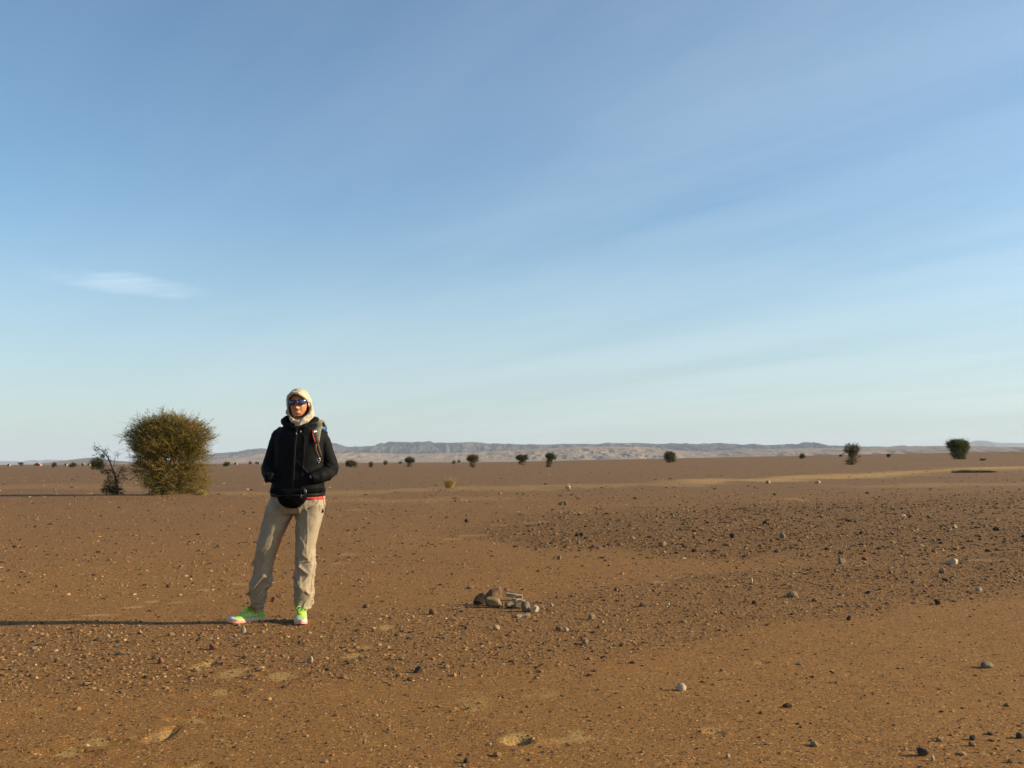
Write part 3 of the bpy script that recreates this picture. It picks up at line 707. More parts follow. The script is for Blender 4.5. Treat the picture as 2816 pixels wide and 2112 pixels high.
# gravel that nobody could count
def gravel():
    r = np.random.default_rng(5)
    def sample(n, y0, y1, power, keep):
        # uniform over the visible wedge: density per square metre falls with distance
        xs_, ys_ = [], []
        need = n
        while need > 0:
            k = need * 3 + 1000
            q = r.uniform(size=k); yy = (y0 ** power + (y1 ** power - y0 ** power) * q) ** (1 / power)
            xx = r.uniform(-.56, .56, k) * yy
            ok = r.uniform(size=k) < keep(xx, yy)
            xs_.append(xx[ok][:need]); ys_.append(yy[ok][:need]); need -= len(xs_[-1])
        return np.concatenate(xs_), np.concatenate(ys_)
    col = np.array([[.15, .080, .033], [.20, .108, .044], [.035, .022, .013], [.26, .155, .068], [.18, .08, .033], [.14, .10, .060], [.34, .24, .125], [.06, .034, .018]])
    wts = np.array([.29, .20, .17, .11, .08, .04, .018, .10])
    AV, AF, AC = [], [], []
    off = 0
    def add(n, y0, y1, power, keep, smin, smax, sexp, sub, dark=1.05):
        nonlocal off
        X_, Y_ = sample(n, y0, y1, power, keep)
        Z_ = hgt(X_, Y_)
        S = smin * (1 - r.uniform(size=n)) ** (-1 / sexp); S = np.minimum(S, smax)
        nv = 8
        bases = []
        for s in range(nv):
            if sub == 2: V, Fc = rock_points(1, 900 + s, .6, .2)
            else:
                # low dome of 11 points, open underneath
                a5 = np.arange(5) * 2 * math.pi / 5
                V = np.concatenate([np.stack([np.cos(a5), np.sin(a5), a5 * 0 - .55], -1), np.stack([np.cos(a5 + .6) * .78, np.sin(a5 + .6) * .78, a5 * 0 + .25], -1), [[0, 0, .62]]])
                V = V * (1 + .22 * np.random.default_rng(s).normal(size=(11, 1))) 
                Fc = np.array([[i, (i + 1) % 5, 5 + i] for i in range(5)] + [[(i + 1) % 5, 5 + (i + 1) % 5, 5 + i] for i in range(5)] + [[5 + i, 5 + (i + 1) % 5, 10] for i in range(5)])
            bases.append((V, Fc))
        which = r.integers(nv, size=n)
        pal = col[r.choice(len(col), size=n, p=wts / wts.sum())] * r.uniform(.8, 1.25, (n, 1)) * dark
        for s in range(nv):
            sel = np.where(which == s)[0]
            if not len(sel): continue
            V, Fc = bases[s]; k = len(sel)
            rz = r.uniform(0, 6.28, k); c, s_ = np.cos(rz), np.sin(rz)
            sc = np.stack([S[sel] * r.uniform(.8, 1.25, k), S[sel] * r.uniform(.6, 1.0, k), S[sel] * r.uniform(.45, .85, k)], -1) * .5
            P = V[None] * sc[:, None]
            PX = P[..., 0] * c[:, None] - P[..., 1] * s_[:, None] + X_[sel][:, None]
            PY = P[..., 0] * s_[:, None] + P[..., 1] * c[:, None] + Y_[sel][:, None]
            PZ = P[..., 2] + (Z_[sel] + sc[:, 2] * .12)[:, None]
            AV.append(np.stack([PX, PY, PZ], -1).reshape(-1, 3))
            AF.append((Fc[None] + (np.arange(k) * len(V))[:, None, None] + off).reshape(-1, 3)); off += k * len(V)
            AC.append(np.repeat(pal[sel], len(V), 0))
    kd = lambda x, y: dens(x, y) * (1 - sand_mask(x, y))
    add(84000, 3.2, 12.5, 1.6, lambda x, y: np.clip(.12 + kd(x, y), 0, 1) * (1 - .8 * sand_mask(x, y)), .0070, .024, 2.9, 1)
    add(26000, 9, 36, 1.5, lambda x, y: np.clip(.08 + kd(x, y), 0, 1), .018, .06, 2.8, 1)
    add(7500, 3.2, 16, 1.7, lambda x, y: kd(x, y) ** 1.3, .018, .045, 2.8, 2)
    add(5000, 12, 40, 1.4, lambda x, y: kd(x, y) ** 1.5, .035, .10, 2.8, 2, .8)
    add(2500, 30, 160, 1.0, lambda x, y: np.clip(.2 + kd(x, y), 0, 1), .07, .22, 3.0, 1)
    V = np.concatenate(AV); Fc = np.concatenate(AF); Cc = np.concatenate(AC)
    m, t, b = new_mat('gravel_stones')
    at = N(t, 'ShaderNodeAttribute', attribute_name='tint'); t.links.new(at.outputs['Color'], b.inputs['Base Color'])
    b.inputs['Roughness'].default_value = .9; b.inputs['Specular IOR Level'].default_value = .2
    me = np_mesh('gravel', V, Fc, m, smooth=False)
    ca = me.color_attributes.new('tint', 'FLOAT_COLOR', 'POINT')
    ca.data.foreach_set('color', np.concatenate([Cc, np.ones((len(Cc), 1))], 1).astype(np.float32).ravel())
    tag(link_mesh('gravel', me), 'brown gravel strewn over the desert floor', 'gravel', kind='stuff')
gravel()

# ------------------------------------------------------------------ vegetation
def leaf_mat(name, c1, c2, c3):
    m, t, b = new_mat(name)
    at = N(t, 'ShaderNodeAttribute', attribute_name='vary')
    r = N(t, 'ShaderNodeValToRGB'); t.links.new(at.outputs['Fac'], r.inputs[0])
    r.color_ramp.elements[0].color = (*c1, 1); r.color_ramp.elements[1].color = (*c3, 1); e = r.color_ramp.elements.new(.5); e.color = (*c2, 1)
    t.links.new(r.outputs[0], b.inputs['Base Color']); b.inputs['Roughness'].default_value = .75; b.inputs['Specular IOR Level'].default_value = .2
    tr = N(t, 'ShaderNodeBsdfTranslucent'); t.links.new(r.outputs[0], tr.inputs[0])
    mx = N(t, 'ShaderNodeMixShader'); mx.inputs[0].default_value = .28
    t.links.new(b.outputs[0], mx.inputs[1]); t.links.new(tr.outputs[0], mx.inputs[2])
    t.links.new(mx.outputs[0], t.nodes['Material Output'].inputs[0])
    return m
LEAF_OLIVE = leaf_mat('acacia_leaves', (0.11, 0.088, 0.018), (0.20, 0.15, 0.032), (0.30, 0.20, 0.06))
LEAF_GREEN = leaf_mat('bush_leaves', (0.032, 0.034, 0.010), (0.062, 0.060, 0.018), (0.11, 0.095, 0.03))
LEAF_BRIGHT = leaf_mat('green_bush_leaves', (0.035, 0.045, 0.010), (0.075, 0.085, 0.018), (0.13, 0.135, 0.035))
LEAF_DRY = leaf_mat('dry_bush_leaves', (0.07, 0.055, 0.022), (0.12, 0.09, 0.04), (0.19, 0.14, 0.07))
STRAW = leaf_mat('straw', (0.42, 0.30, 0.10), (0.58, 0.43, 0.16), (0.70, 0.54, 0.22))
BARK = simple('bark', (0.13, 0.09, 0.06), .9, .3, 12, .6, 60)
BARK_D = simple('grey_bark', (0.10, 0.075, 0.065), .9, .3, 12, .6, 60)
def twig_arrays(P0, P1, P2, R):
    """three-sided tapered twigs through three points each"""
    n = len(P0); D = P2 - P0; D /= np.linalg.norm(D, axis=1)[:, None] + 1e-9
    ref = np.where(np.abs(D[:, 2:3]) < .8, np.array([[0, 0, 1.]]), np.array([[1., 0, 0]]))
    A = np.cross(D, ref); A /= np.linalg.norm(A, axis=1)[:, None]; B = np.cross(D, A)
    V = np.empty((n, 7, 3))
    for j in range(3):
        c, s = math.cos(j * 2.094), math.sin(j * 2.094); o = A * c + B * s
        V[:, j] = P0 + o * R[:, None]; V[:, 3 + j] = P1 + o * (R * .65)[:, None]
    V[:, 6] = P2
    F1 = []
    for j in range(3):
        k = (j + 1) % 3
        F1 += [[j, k, 3 + k], [j, 3 + k, 3 + j], [3 + j, 3 + k, 6]]
    Fc = (np.array(F1)[None] + (np.arange(n) * 7)[:, None, None]).reshape(-1, 3)
    return V.reshape(-1, 3), Fc
def leaf_arrays(C, D, size, r, aspect=.4):
    """small elongated triangles pairs (rhombs) at C, pointing along D with scatter"""
    n = len(C); D = D + r.normal(size=(n, 3)) * .75; D /= np.linalg.norm(D, axis=1)[:, None]
    W = np.cross(D, r.normal(size=(n, 3))); W /= np.linalg.norm(W, axis=1)[:, None]
    s = (size * r.uniform(.6, 1.4, n))[:, None]
    V = np.stack([C, C + D * s * .5 + W * s * aspect * .5, C + D * s, C + D * s * .5 - W * s * aspect * .5], 1)
    Fc = (np.array([[0, 1, 2], [0, 2, 3]])[None] + (np.arange(n) * 4)[:, None, None]).reshape(-1, 3)
    return V.reshape(-1, 3), Fc
def ellipsoid_sample(ells, n, r, outer=.0):
    """points in a union of ellipsoids (cx,cy,cz,rx,ry,rz,weight); returns points and depth 0 centre..1 skin"""
    w = np.array([e[6] * e[3] * e[4] * e[5] for e in ells]); w = w / w.sum()
    k = r.choice(len(ells), size=n, p=w)
    d = r.normal(size=(n, 3)); d /= np.linalg.norm(d, axis=1)[:, None]
    rad = r.uniform(size=n) ** (1 / (3 + outer))
    E = np.array([e[:6] for e in ells])
    return E[k, :3] + d * rad[:, None] * E[k, 3:6], rad, k
def plant(name, loc, ells, label, cat, group, leafm, barkm, seed, ntwig, tl, nleaf, ls, stem_n=8, stem_r=.04, horiz=.5, droop=0.0, base_z=.0, root=(0, 0), twr=.005, spikes=.0, parts=('trunk', 'crown'), outer=1.0, twigmat=None):
    r = np.random.default_rng(seed)
    root_o = empty(name, loc); tag(root_o, label, cat, group)
    P, rad, k = ellipsoid_sample(ells, ntwig, r, outer)
    P[:, 2] = np.maximum(P[:, 2], .02)
    c0 = np.array([root[0], root[1], 0.0]); zc_ = max(e[2] for e in ells)
    ctr = np.array([np.mean([e[0] for e in ells]), np.mean([e[1] for e in ells]), zc_ * .35])
    D = P - ctr; D /= np.linalg.norm(D, axis=1)[:, None] + 1e-6
    D[:, 2] = D[:, 2] * (1 - horiz) + .12 - droop * (1 - rad)
    D += r.normal(size=D.shape) * .38; D /= np.linalg.norm(D, axis=1)[:, None]
    L = tl * r.uniform(.5, 1.2, ntwig) * (.6 + .5 * rad)
    if spikes: L = L * np.where(r.uniform(size=ntwig) < spikes, 1.7, 1.0)
    E2 = P + D * L[:, None]; bend = r.normal(size=D.shape) * .09
    M1 = P + D * L[:, None] * .5 + bend * L[:, None]
    E2[:, 2] = np.maximum(E2[:, 2], .015); M1[:, 2] = np.maximum(M1[:, 2], .01)
    TV, TF = twig_arrays(P, M1, E2, np.full(ntwig, twr) * r.uniform(.7, 1.4, ntwig))
    # side twigs
    t = r.uniform(.2, .9, ntwig); Q = P + (E2 - P) * t[:, None]; D2 = D + r.normal(size=D.shape) * .6; D2 /= np.linalg.norm(D2, axis=1)[:, None]
    E3 = Q + D2 * (L * .5)[:, None]; E3[:, 2] = np.maximum(E3[:, 2], .012)
    TV2, TF2 = twig_arrays(Q, (Q + E3) / 2, E3, np.full(ntwig, twr * .7))
    # leaves along both
    rep = np.repeat(np.arange(ntwig), nleaf); tt = .88 * r.uniform(.0, 1.0, len(rep)) ** 1.25
    side = r.uniform(size=len(rep)) < .4
    C = np.where(side[:, None], Q[rep] + (E3[rep] - Q[rep]) * tt[:, None], np.where((tt < .5)[:, None], P[rep] + (M1[rep] - P[rep]) * (tt * 2)[:, None], M1[rep] + (E2[rep] - M1[rep]) * (tt * 2 - 1)[:, None]))
    C = C + r.normal(size=C.shape) * ls * .5
    C[:, 2] = np.maximum(C[:, 2], .01)
    LV, LF = leaf_arrays(C, D[rep], ls, r)
    V = np.concatenate([TV, TV2, LV]); Fc = np.concatenate([TF, TF2 + len(TV), LF + len(TV) + len(TV2)])
    me = np_mesh('crown', V, Fc, leafm, smooth=False)
    tv = np.clip(.5 + .5 * fbm(P[:, 0] * 1.7 + seed, P[:, 1] * 1.7, P[:, 2] * 1.7, 3) * 1.6 + r.normal(size=ntwig) * .12, 0, 1)
    vary = np.concatenate([np.repeat(tv, 7), np.repeat(tv, 7), np.clip(np.repeat(tv[rep], 4) + np.repeat(r.normal(size=len(rep)) * .12, 4), 0, 1)])
    at = me.attributes.new('vary', 'FLOAT', 'POINT'); at.data.foreach_set('value', vary.astype(np.float32))
    link_mesh(parts[1], me, root_o)
    mb = MB()
    H = max(e[2] + e[5] for e in ells)
    tips = P[r.choice(ntwig, size=stem_n * 5, replace=ntwig < stem_n * 5)]
    for i in range(stem_n):
        tip = Vector(tips[i]); b0 = Vector((root[0] + r.normal() * stem_r * 1.5, root[1] + r.normal() * stem_r * 1.5, -.04))
        mid = b0.lerp(tip, .5) + Vector((-(tip.x - b0.x) * .2, -(tip.y - b0.y) * .2, H * .06))
        mb.tube([b0, b0.lerp(mid, .5) + Vector((r.normal() * .02, r.normal() * .02, H * .03)), mid, mid.lerp(tip, .5) + Vector((r.normal() * .03, 0, 0)), tip], [stem_r, stem_r * .8, stem_r * .55, stem_r * .35, stem_r * .12], n=6)
        for j in range(4):
            t2 = Vector(tips[stem_n + i * 4 + j]); s0 = mid.lerp(tip, .15 * j)
            mb.tube([s0, s0.lerp(t2, .5) + Vector((r.normal() * .04, r.normal() * .04, .03)), t2], [stem_r * .35, stem_r * .22, stem_r * .06], n=4)
    mb.build(parts[0], barkm, root_o)
    return root_o

# the big acacia
A0 = gp(440, 1361); ms = A0.y / FPX
def ax(u): return (u - 440) * ms
def az(v): return (1361 - v) * ms * .965
def EL(u, v, ru, rv, w=1.0, dy=0.0, ry=None): return (ax(u), dy, az(v), ru * ms, (ry if ry else ru * .85) * ms, rv * ms, w)
EXX = [EL(462, 1182, 76, 34, 1.2), EL(415, 1188, 58, 30, 1.0), EL(530, 1187, 40, 26, 1.1), EL(400, 1215, 44, 22, 1.0), EL(500, 1212, 66, 26, 1.0), EL(450, 1160, 60, 14, .8), EL(515, 1170, 34, 14, .7), EL(374, 1200, 40, 11, .9), EL(560, 1200, 22, 18, .7),
       EL(415, 1258, 40, 34, 1.3), EL(465, 1270, 58, 44, 1.3), EL(532, 1262, 34, 36, 1.0), EL(455, 1315, 56, 36, 1.2), EL(452, 1228, 80, 30, 1.2), EL(420, 1225, 46, 30, 1.1), EL(515, 1238, 44, 26, 1.0), EL(455, 1150, 40, 12, .8), EL(522, 1318, 46, 36, 1.1), EL(545, 1345, 24, 14, .9), EL(470, 1350, 62, 12, .9), EL(388, 1282, 24, 30, .9)]
plant('acacia_bush', A0, EXX, 'large olive-brown thorny acacia bush with wind-blown twigs, tallest plant on the plain', 'tree', None, LEAF_OLIVE, BARK, 21, 8600, .31, 13, .039, stem_n=16, stem_r=.045, horiz=.55, twr=.0070, spikes=.28, outer=.5)
# long stray twigs reaching out of the crown
def stray(root_o, items, mat, name='branch'):
    for pts, rad in items:
        mb = MB(); mb.tube(pts, [rad * (1 - .85 * i / (len(pts) - 1)) for i in range(len(pts))], n=5)
        mb.build(name, mat, root_o)

# the thin leaning half-dead tree beside it
B0 = gp(323, 1360); mt_ = B0.y / FPX
def bp_(u, v, y=0.0): return Vector(((u - 323) * mt_, y, (1360 - v) * mt_))
sap = empty('leaning_tree', B0); tag(sap, 'thin half-dead leaning tree with bare forked top beside the big acacia', 'tree')
mb = MB()
mb.tube([bp_(323, 1363), bp_(321, 1340), bp_(318, 1320), bp_(311, 1297), bp_(302, 1275), bp_(293, 1256), bp_(285, 1246), bp_(275, 1238), bp_(266, 1231), bp_(256, 1228)], [.045, .042, .036, .031, .027, .023, .019, .015, .010, .004], n=7)
br = [((285, 1243), (294, 1237), (304, 1238), .008), ((311, 1283), (316, 1268), (320, 1256), .012), ((320, 1256), (321, 1249), (318, 1243), .009), ((320, 1256), (327, 1251), (331, 1245), .007), ((320, 1256), (314, 1250), (310, 1247), .005), ((321, 1262), (323, 1254), (322, 1247), .008),
      ((305, 1270), (295, 1258), (282, 1252), .006), ((300, 1268), (285, 1266), (270, 1256), .005), ((309, 1293), (300, 1292), (284, 1296), .009), ((303, 1278), (290, 1281), (276, 1279), .007), ((293, 1256), (280, 1250), (267, 1247), .005), ((317, 1316), (326, 1304), (332, 1294), .011), ((332, 1294), (337, 1284), (342, 1280), .006),
      ((319, 1322), (330, 1318), (343, 1318), .009), ((320, 1332), (308, 1328), (294, 1330), .009), ((321, 1343), (306, 1340), (290, 1346), .008), ((322, 1348), (334, 1330), (338, 1312), .007), ((323, 1352), (334, 1354), (343, 1358), .006), ((314, 1306), (300, 1308), (290, 1312), .006), ((327, 1300), (335, 1301), (345, 1298), .006), ((275, 1238), (266, 1236), (258, 1238), .004), ((269, 1234), (268, 1228), (272, 1225), .003), ((311, 1283), (322, 1279), (330, 1270), .006), ((260, 1229), (254, 1230), (250, 1235), .003)]
rr_ = random.Random(3)
for a, b, c, rad in br:
    y1 = rr_.uniform(-.25, .25)
    A_, B_, C_ = bp_(*a), bp_(*b, y1 * .5), bp_(*c, y1)
    mb.tube([A_, B_, C_], [rad, rad * .7, rad * .25], n=5)
    for _ in range(7):
        s0 = A_.lerp(B_, rr_.random()) if rr_.random() < .4 else B_.lerp(C_, rr_.random())
        e = s0 + Vector((rr_.gauss(0, .10), rr_.gauss(0, .10), rr_.gauss(.02, .08)))
        mb.tube([s0, e], [rad * .4, .0015], n=3)
mb.build('trunk', BARK_D, sap)
def twig_foliage(root_o, centres, seed, n, ls, mat, name='crown'):
    r = np.random.default_rng(seed); Ps = []; Ds = []
    for (u, v, ru, rv, k) in centres:
        m = int(n * k); d = r.normal(size=(m, 3)); d /= np.linalg.norm(d, axis=1)[:, None]; q = r.uniform(size=m) ** .5
        c = bp_(u, v); Ps.append(np.array(c)[None] + d * q[:, None] * np.array([ru, ru, rv])[None] * mt_); Ds.append(d)
    P = np.concatenate(Ps); D = np.concatenate(Ds); P[:, 2] = np.maximum(P[:, 2], .03)
    E2 = P + D * .13 * r.uniform(.4, 1.3, len(P))[:, None]; E2[:, 2] = np.maximum(E2[:, 2], .02)
    TV, TF = twig_arrays(P, (P + E2) / 2, E2, np.full(len(P), .003))
    rep = np.repeat(np.arange(len(P)), 6); C = P[rep] + (E2 - P)[rep] * r.uniform(size=(len(rep), 1))
    LV, LF = leaf_arrays(C, D[rep], ls, r)
    me = np_mesh(name, np.concatenate([TV, LV]), np.concatenate([TF, LF + len(TV)]), mat, smooth=False)
    at = me.attributes.new('vary', 'FLOAT', 'POINT'); at.data.foreach_set('value', r.uniform(0, 1, len(me.vertices)).astype(np.float32))
    return link_mesh(name, me, root_o)
twig_foliage(sap, [(306, 1337, 20, 18, .62), (296, 1348, 16, 8, .4), (313, 1318, 16, 14, .26), (330, 1312, 14, 20, .16), (291, 1296, 14, 6, .3), (276, 1280, 12, 4, .15), (270, 1255, 12, 6, .12), (283, 1262, 14, 8, .15), (318, 1350, 20, 8, .5), (334, 1296, 12, 10, .14), (278, 1243, 12, 8, .1), (260, 1232, 8, 5, .06)], 5, 330, .042, LEAF_GREEN)

# shrubs dotted over the plain: (u, foot v, width, height, leaf, style, label)
SH = [
    (266, 1292, 38, 29, LEAF_GREEN, 'round', 'rounded green-brown bush seen just behind the leaning tree'),
    (58, 1281, 15, 7, LEAF_GREEN, 'umb', 'flat-topped small tree first from the left end of the horizon'),
    (149, 1286, 13, 14, LEAF_GREEN, 'round', 'small upright bush just past the pink house'),
    (201, 1286, 18, 13, LEAF_GREEN, 'round', 'small rounded bush below the low brown hill'),
    (623, 1283, 17, 13, LEAF_GREEN, 'round', 'small dark bush between the big acacia and the person'),
    (688, 1277, 7, 6, LEAF_GREEN, 'round', 'tiny bush close beside the arm of the person'),
    (706, 1276, 9, 5, LEAF_GREEN, 'round', 'tiny low bush touching the elbow of the person'),
    (965, 1286, 29, 21, LEAF_GREEN, 'wide', 'wide low bush first past the person'),
    (1020, 1285, 13, 16, LEAF_DRY, 'round', 'small brown upright bush second past the person'),
    (1060, 1279, 11, 12, LEAF_GREEN, 'round', 'small green bush third past the person'),
    (1101, 1275, 8, 4, LEAF_GREEN, 'wide', 'tiny flat bush fourth past the person'),
    (1126, 1284, 26, 24, LEAF_GREEN, 'vase', 'medium rounded bush before the grass tuft'),
    (1248, 1277, 10, 10, LEAF_DRY, 'round', 'small brownish bush above the straw-coloured tuft'),
    (1262, 1272, 6, 5, LEAF_GREEN, 'round', 'tiny far bush above and past the straw-coloured tuft'),
    (1300, 1286, 31, 33, LEAF_DRY, 'vase', 'tall brownish bush near the middle with loose ragged top'),
    (1436, 1279, 32, 27, LEAF_GREEN, 'vase', 'dark bush with narrow foot and wide flat crown'),
    (1513, 1284, 30, 34, LEAF_GREEN, 'ragged', 'ragged upright bush right after the wide-crowned one'),
    (1843, 1272, 34, 31, LEAF_GREEN, 'box', 'dense dark square bush alone on the plain'),
    (2206, 1262, 15, 14, LEAF_GREEN, 'round', 'small dark round bush below the peak of the ridge'),
    (2312, 1256, 6, 5, LEAF_GREEN, 'round', 'tiny bush beside the open tall bush'),
    (2343, 1278, 44, 58, LEAF_DRY, 'open', 'tall open see-through bush with bare twigs'),
    (2443, 1258, 11, 10, LEAF_GREEN, 'round', 'small bush midway between the open bush and the bright green one'),
    (2636, 1263, 58, 54, LEAF_BRIGHT, 'dense', 'dense bright green bush with flat top near the edge of the picture'),
    (2703, 1267, 14, 5, LEAF_DRY, 'wide', 'low brown scrub just past the dense bright green bush'),
]
for i, (u, v, w, h, lm, st, lab) in enumerate(SH):
    p = gp(u, v); m = p.y / FPX; W, H = w * m / 2 * 1.14, h * m * 1.1
    S = lambda cx_, cz_, rx, rz, wt=1.0, dy=0: (cx_ * W, dy * W, cz_ * H, rx * W, rx * W * .9, rz * H, wt)
    E = {'round': [S(0, .55, .75, .36), S(-.2, .3, .55, .28), S(.3, .4, .5, .3)],
         'wide': [S(0, .5, .85, .38), S(-.5, .4, .4, .32), S(.5, .35, .4, .3)],
         'umb': [S(0, .72, .9, .22), S(.1, .35, .3, .3, .4)],
         'vase': [S(0, .68, .82, .25), S(-.35, .62, .45, .26), S(.4, .66, .45, .24), S(0, .3, .42, .3)],
         'ragged': [S(.1, .72, .7, .24), S(-.4, .8, .35, .14), S(.5, .62, .35, .16), S(-.1, .35, .42, .28), S(-.15, .12, .4, .12)],
         'box': [S(0, .6, .82, .34), S(-.35, .45, .5, .38), S(.38, .45, .5, .36), S(0, .2, .7, .22)],
         'open': [S(-.3, .68, .55, .24, .8), S(.3, .7, .55, .24, .9), S(.05, .4, .5, .3, 1.2), S(-.1, .14, .55, .14, 1.2), S(.6, .5, .3, .2, .5), S(-.65, .5, .28, .14, .5)],
         'dense': [S(0, .66, .82, .27, 1.2), S(-.45, .66, .45, .26), S(.5, .62, .45, .28), S(0, .35, .66, .32, 1.2), S(.1, .12, .55, .14)]}[st]
    n = int(np.clip(w * h * (.62 if st != 'open' else .30), 50, 1200))
    if st == 'dense': n = 2500
    tl = W * (.34 if st not in ('dense', 'box') else .22)
    jr = np.random.default_rng(500 + i)
    E = [(e[0] * jr.uniform(.8, 1.25), e[1], e[2] * jr.uniform(.88, 1.04), e[3] * jr.uniform(.7, .95), e[4] * .85, e[5] * jr.uniform(.75, 1.0), e[6]) for e in E]
    plant('open_bush' if st == 'open' else 'bush', p, E, lab, 'bush', 'bushes dotted over the desert plain', lm, BARK, 60 + i, n, tl, 9, m * 1.9, stem_n=6 if st != 'open' else 12, stem_r=max(m * .9, .02), horiz=.2, twr=m * (.16 if st != 'open' else .30), spikes=.12, outer=.4, parts=('stem', 'crown'))

# straw tufts
def tuft(u, v, w, h, label, seed, n):
    n = n // 2; p = gp(u, v); m = p.y / FPX; r = np.random.default_rng(seed)
    a = r.uniform(0, 6.28, n); rad = r.uniform(0, 1, n) ** .7 * w * m * .30
    P = np.stack([np.cos(a) * rad, np.sin(a) * rad, np.zeros(n) - .01], -1)
    D = np.stack([np.cos(a) * r.uniform(.1, .6, n), np.sin(a) * r.uniform(.1, .6, n), np.ones(n)], -1); D += r.normal(size=D.shape) * .18
    L = h * m * r.uniform(.45, 1.05, n) * (1 - .35 * rad / (w * m * .3))
    E2 = P + D * L[:, None]; E2[:, 2] = np.minimum(E2[:, 2], h * m); M1 = P + D * L[:, None] * .5 * np.array([.7, .7, 1.1])
    V, Fc = twig_arrays(P, M1, E2, np.full(n, .009))
    me = np_mesh('grass_tuft', V, Fc, STRAW, smooth=False)
    at = me.attributes.new('vary', 'FLOAT', 'POINT'); at.data.foreach_set('value', np.repeat(r.uniform(0, 1, n), 7).astype(np.float32))
    o = link_mesh('grass_tuft', me, loc=p); tag(o, label, 'grass tuft', 'straw-coloured tufts of dry grass')
tuft(1236, 1341, 32, 33, 'golden dry grass tuft with a small ramp of sand blown against it', 2, 900)
tuft(1844, 1318, 13, 9, 'tiny golden grass tuft below the dense dark square bush', 3, 260)
tuft(557, 1361, 34, 18, 'low golden dry grass at the sunlit foot of the big acacia', 4, 420)

# flat dark twig mat added to stand in for shade on the sand lane
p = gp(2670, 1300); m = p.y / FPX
plant('scrub_patch', p, [(0, 0, .06, 46 * m, 30 * m, .09, 1), (28 * m, .3, .05, 30 * m, 30 * m, .07, 1), (-26 * m, -.2, .05, 26 * m, 24 * m, .07, 1), (52 * m, 0, .04, 14 * m, 20 * m, .05, 1)], 'flat dark patch standing for shade on the pale sand lane below the bright green bush', 'shade patch', None,  # scrub_patch: added stand-in for shade, not real scrub
      leaf_mat('dark_scrub', (0.035, 0.026, 0.016), (0.06, 0.042, 0.024), (0.09, 0.062, 0.034)), BARK_D, 99, 700, .30, 7, .05, stem_n=8, stem_r=.02, horiz=.8, twr=.006, outer=0, parts=('stem', 'crown'))  # dark_scrub: dark leaf colour that stands in for shade

# ------------------------------------------------------------------ far houses
PINK = simple('pink_plaster', (0.36, 0.17, 0.11), .9, .08, 1.0); CREAM = simple('cream_plaster', (0.33, 0.24, 0.16), .9, .08, 1.0)
DARKO = simple('dark_opening', (0.03, 0.025, 0.02), .8, .1, 1.0)
def house(u, w, h, steps, mat, label, seed):
    """flat-roofed mud-brick house about a kilometre out"""
    Y = 900.0; d = sky_dir(u, 1276); X = d.x / d.y * Y; m = Y / FPX
    root_o = empty('house', (X, Y, 0)); tag(root_o, label, 'house', 'low houses far out on the horizon')
    W, H = w * m, h * m; D = W * .8
    for (fx, fw, fh) in steps:
        mb = MB(); mb.box((fx * W, 0, fh * H / 2 - .1), (fw * W / 2, D / 2, fh * H / 2 + .1)); mb.build('wall', mat, root_o, False)
        mb = MB()
        for s in (-1, 1):
            mb.box((fx * W, s * (D / 2 - .1), fh * H + .25), (fw * W / 2 - .003, .1, .25)); mb.box((fx * W + s * (fw * W / 2 - .1), 0, fh * H + .248), (.097, D / 2 - .203, .248))
        mb.build('parapet', mat, root_o, False)
        k = max(1, int(fw * W / 3.2))
        for i in range(k):
            wo_ = MB(); wo_.box((fx * W - fw * W / 2 + (i + .5) * fw * W / k, -D / 2 - .03, fh * H * .58), (.45, .05, .5)); wo_.build('window', DARKO, root_o, False)
    dm = MB(); dm.box((steps[0][0] * W + .2, -D / 2 - .05, 1.0), (.5, .05, 1.0)); dm.build('door', DARKO, root_o, False)
house(104, 14, 6.5, [(0, .6, 1.0), (.4, .5, .6), (-.42, .3, .5)], PINK, 'largest of the far houses, pink with a raised middle block', 1)
house(24, 8, 3, [(0, 1, .9)], CREAM, 'low cream house at the left end of the horizon', 2)
house(181, 7, 3, [(0, 1, .9)], CREAM, 'small pale house between two bushes, before the brown hill', 3)
house(228, 9, 4.5, [(0, .7, .9), (.45, .3, .6)], CREAM, 'cream house at the foot of the brown hill', 4)
house(245, 8, 4, [(0, .8, 1.0)], CREAM, 'second cream house at the foot of the brown hill, nearest the leaning tree', 5)
house(648, 9, 3, [(0, 1, .9)], CREAM, 'tiny whitish house between the big acacia and the person', 6)
house(711, 6, 3, [(0, 1, .9)], CREAM, 'tiny whitish house just beside the elbow of the person', 7)

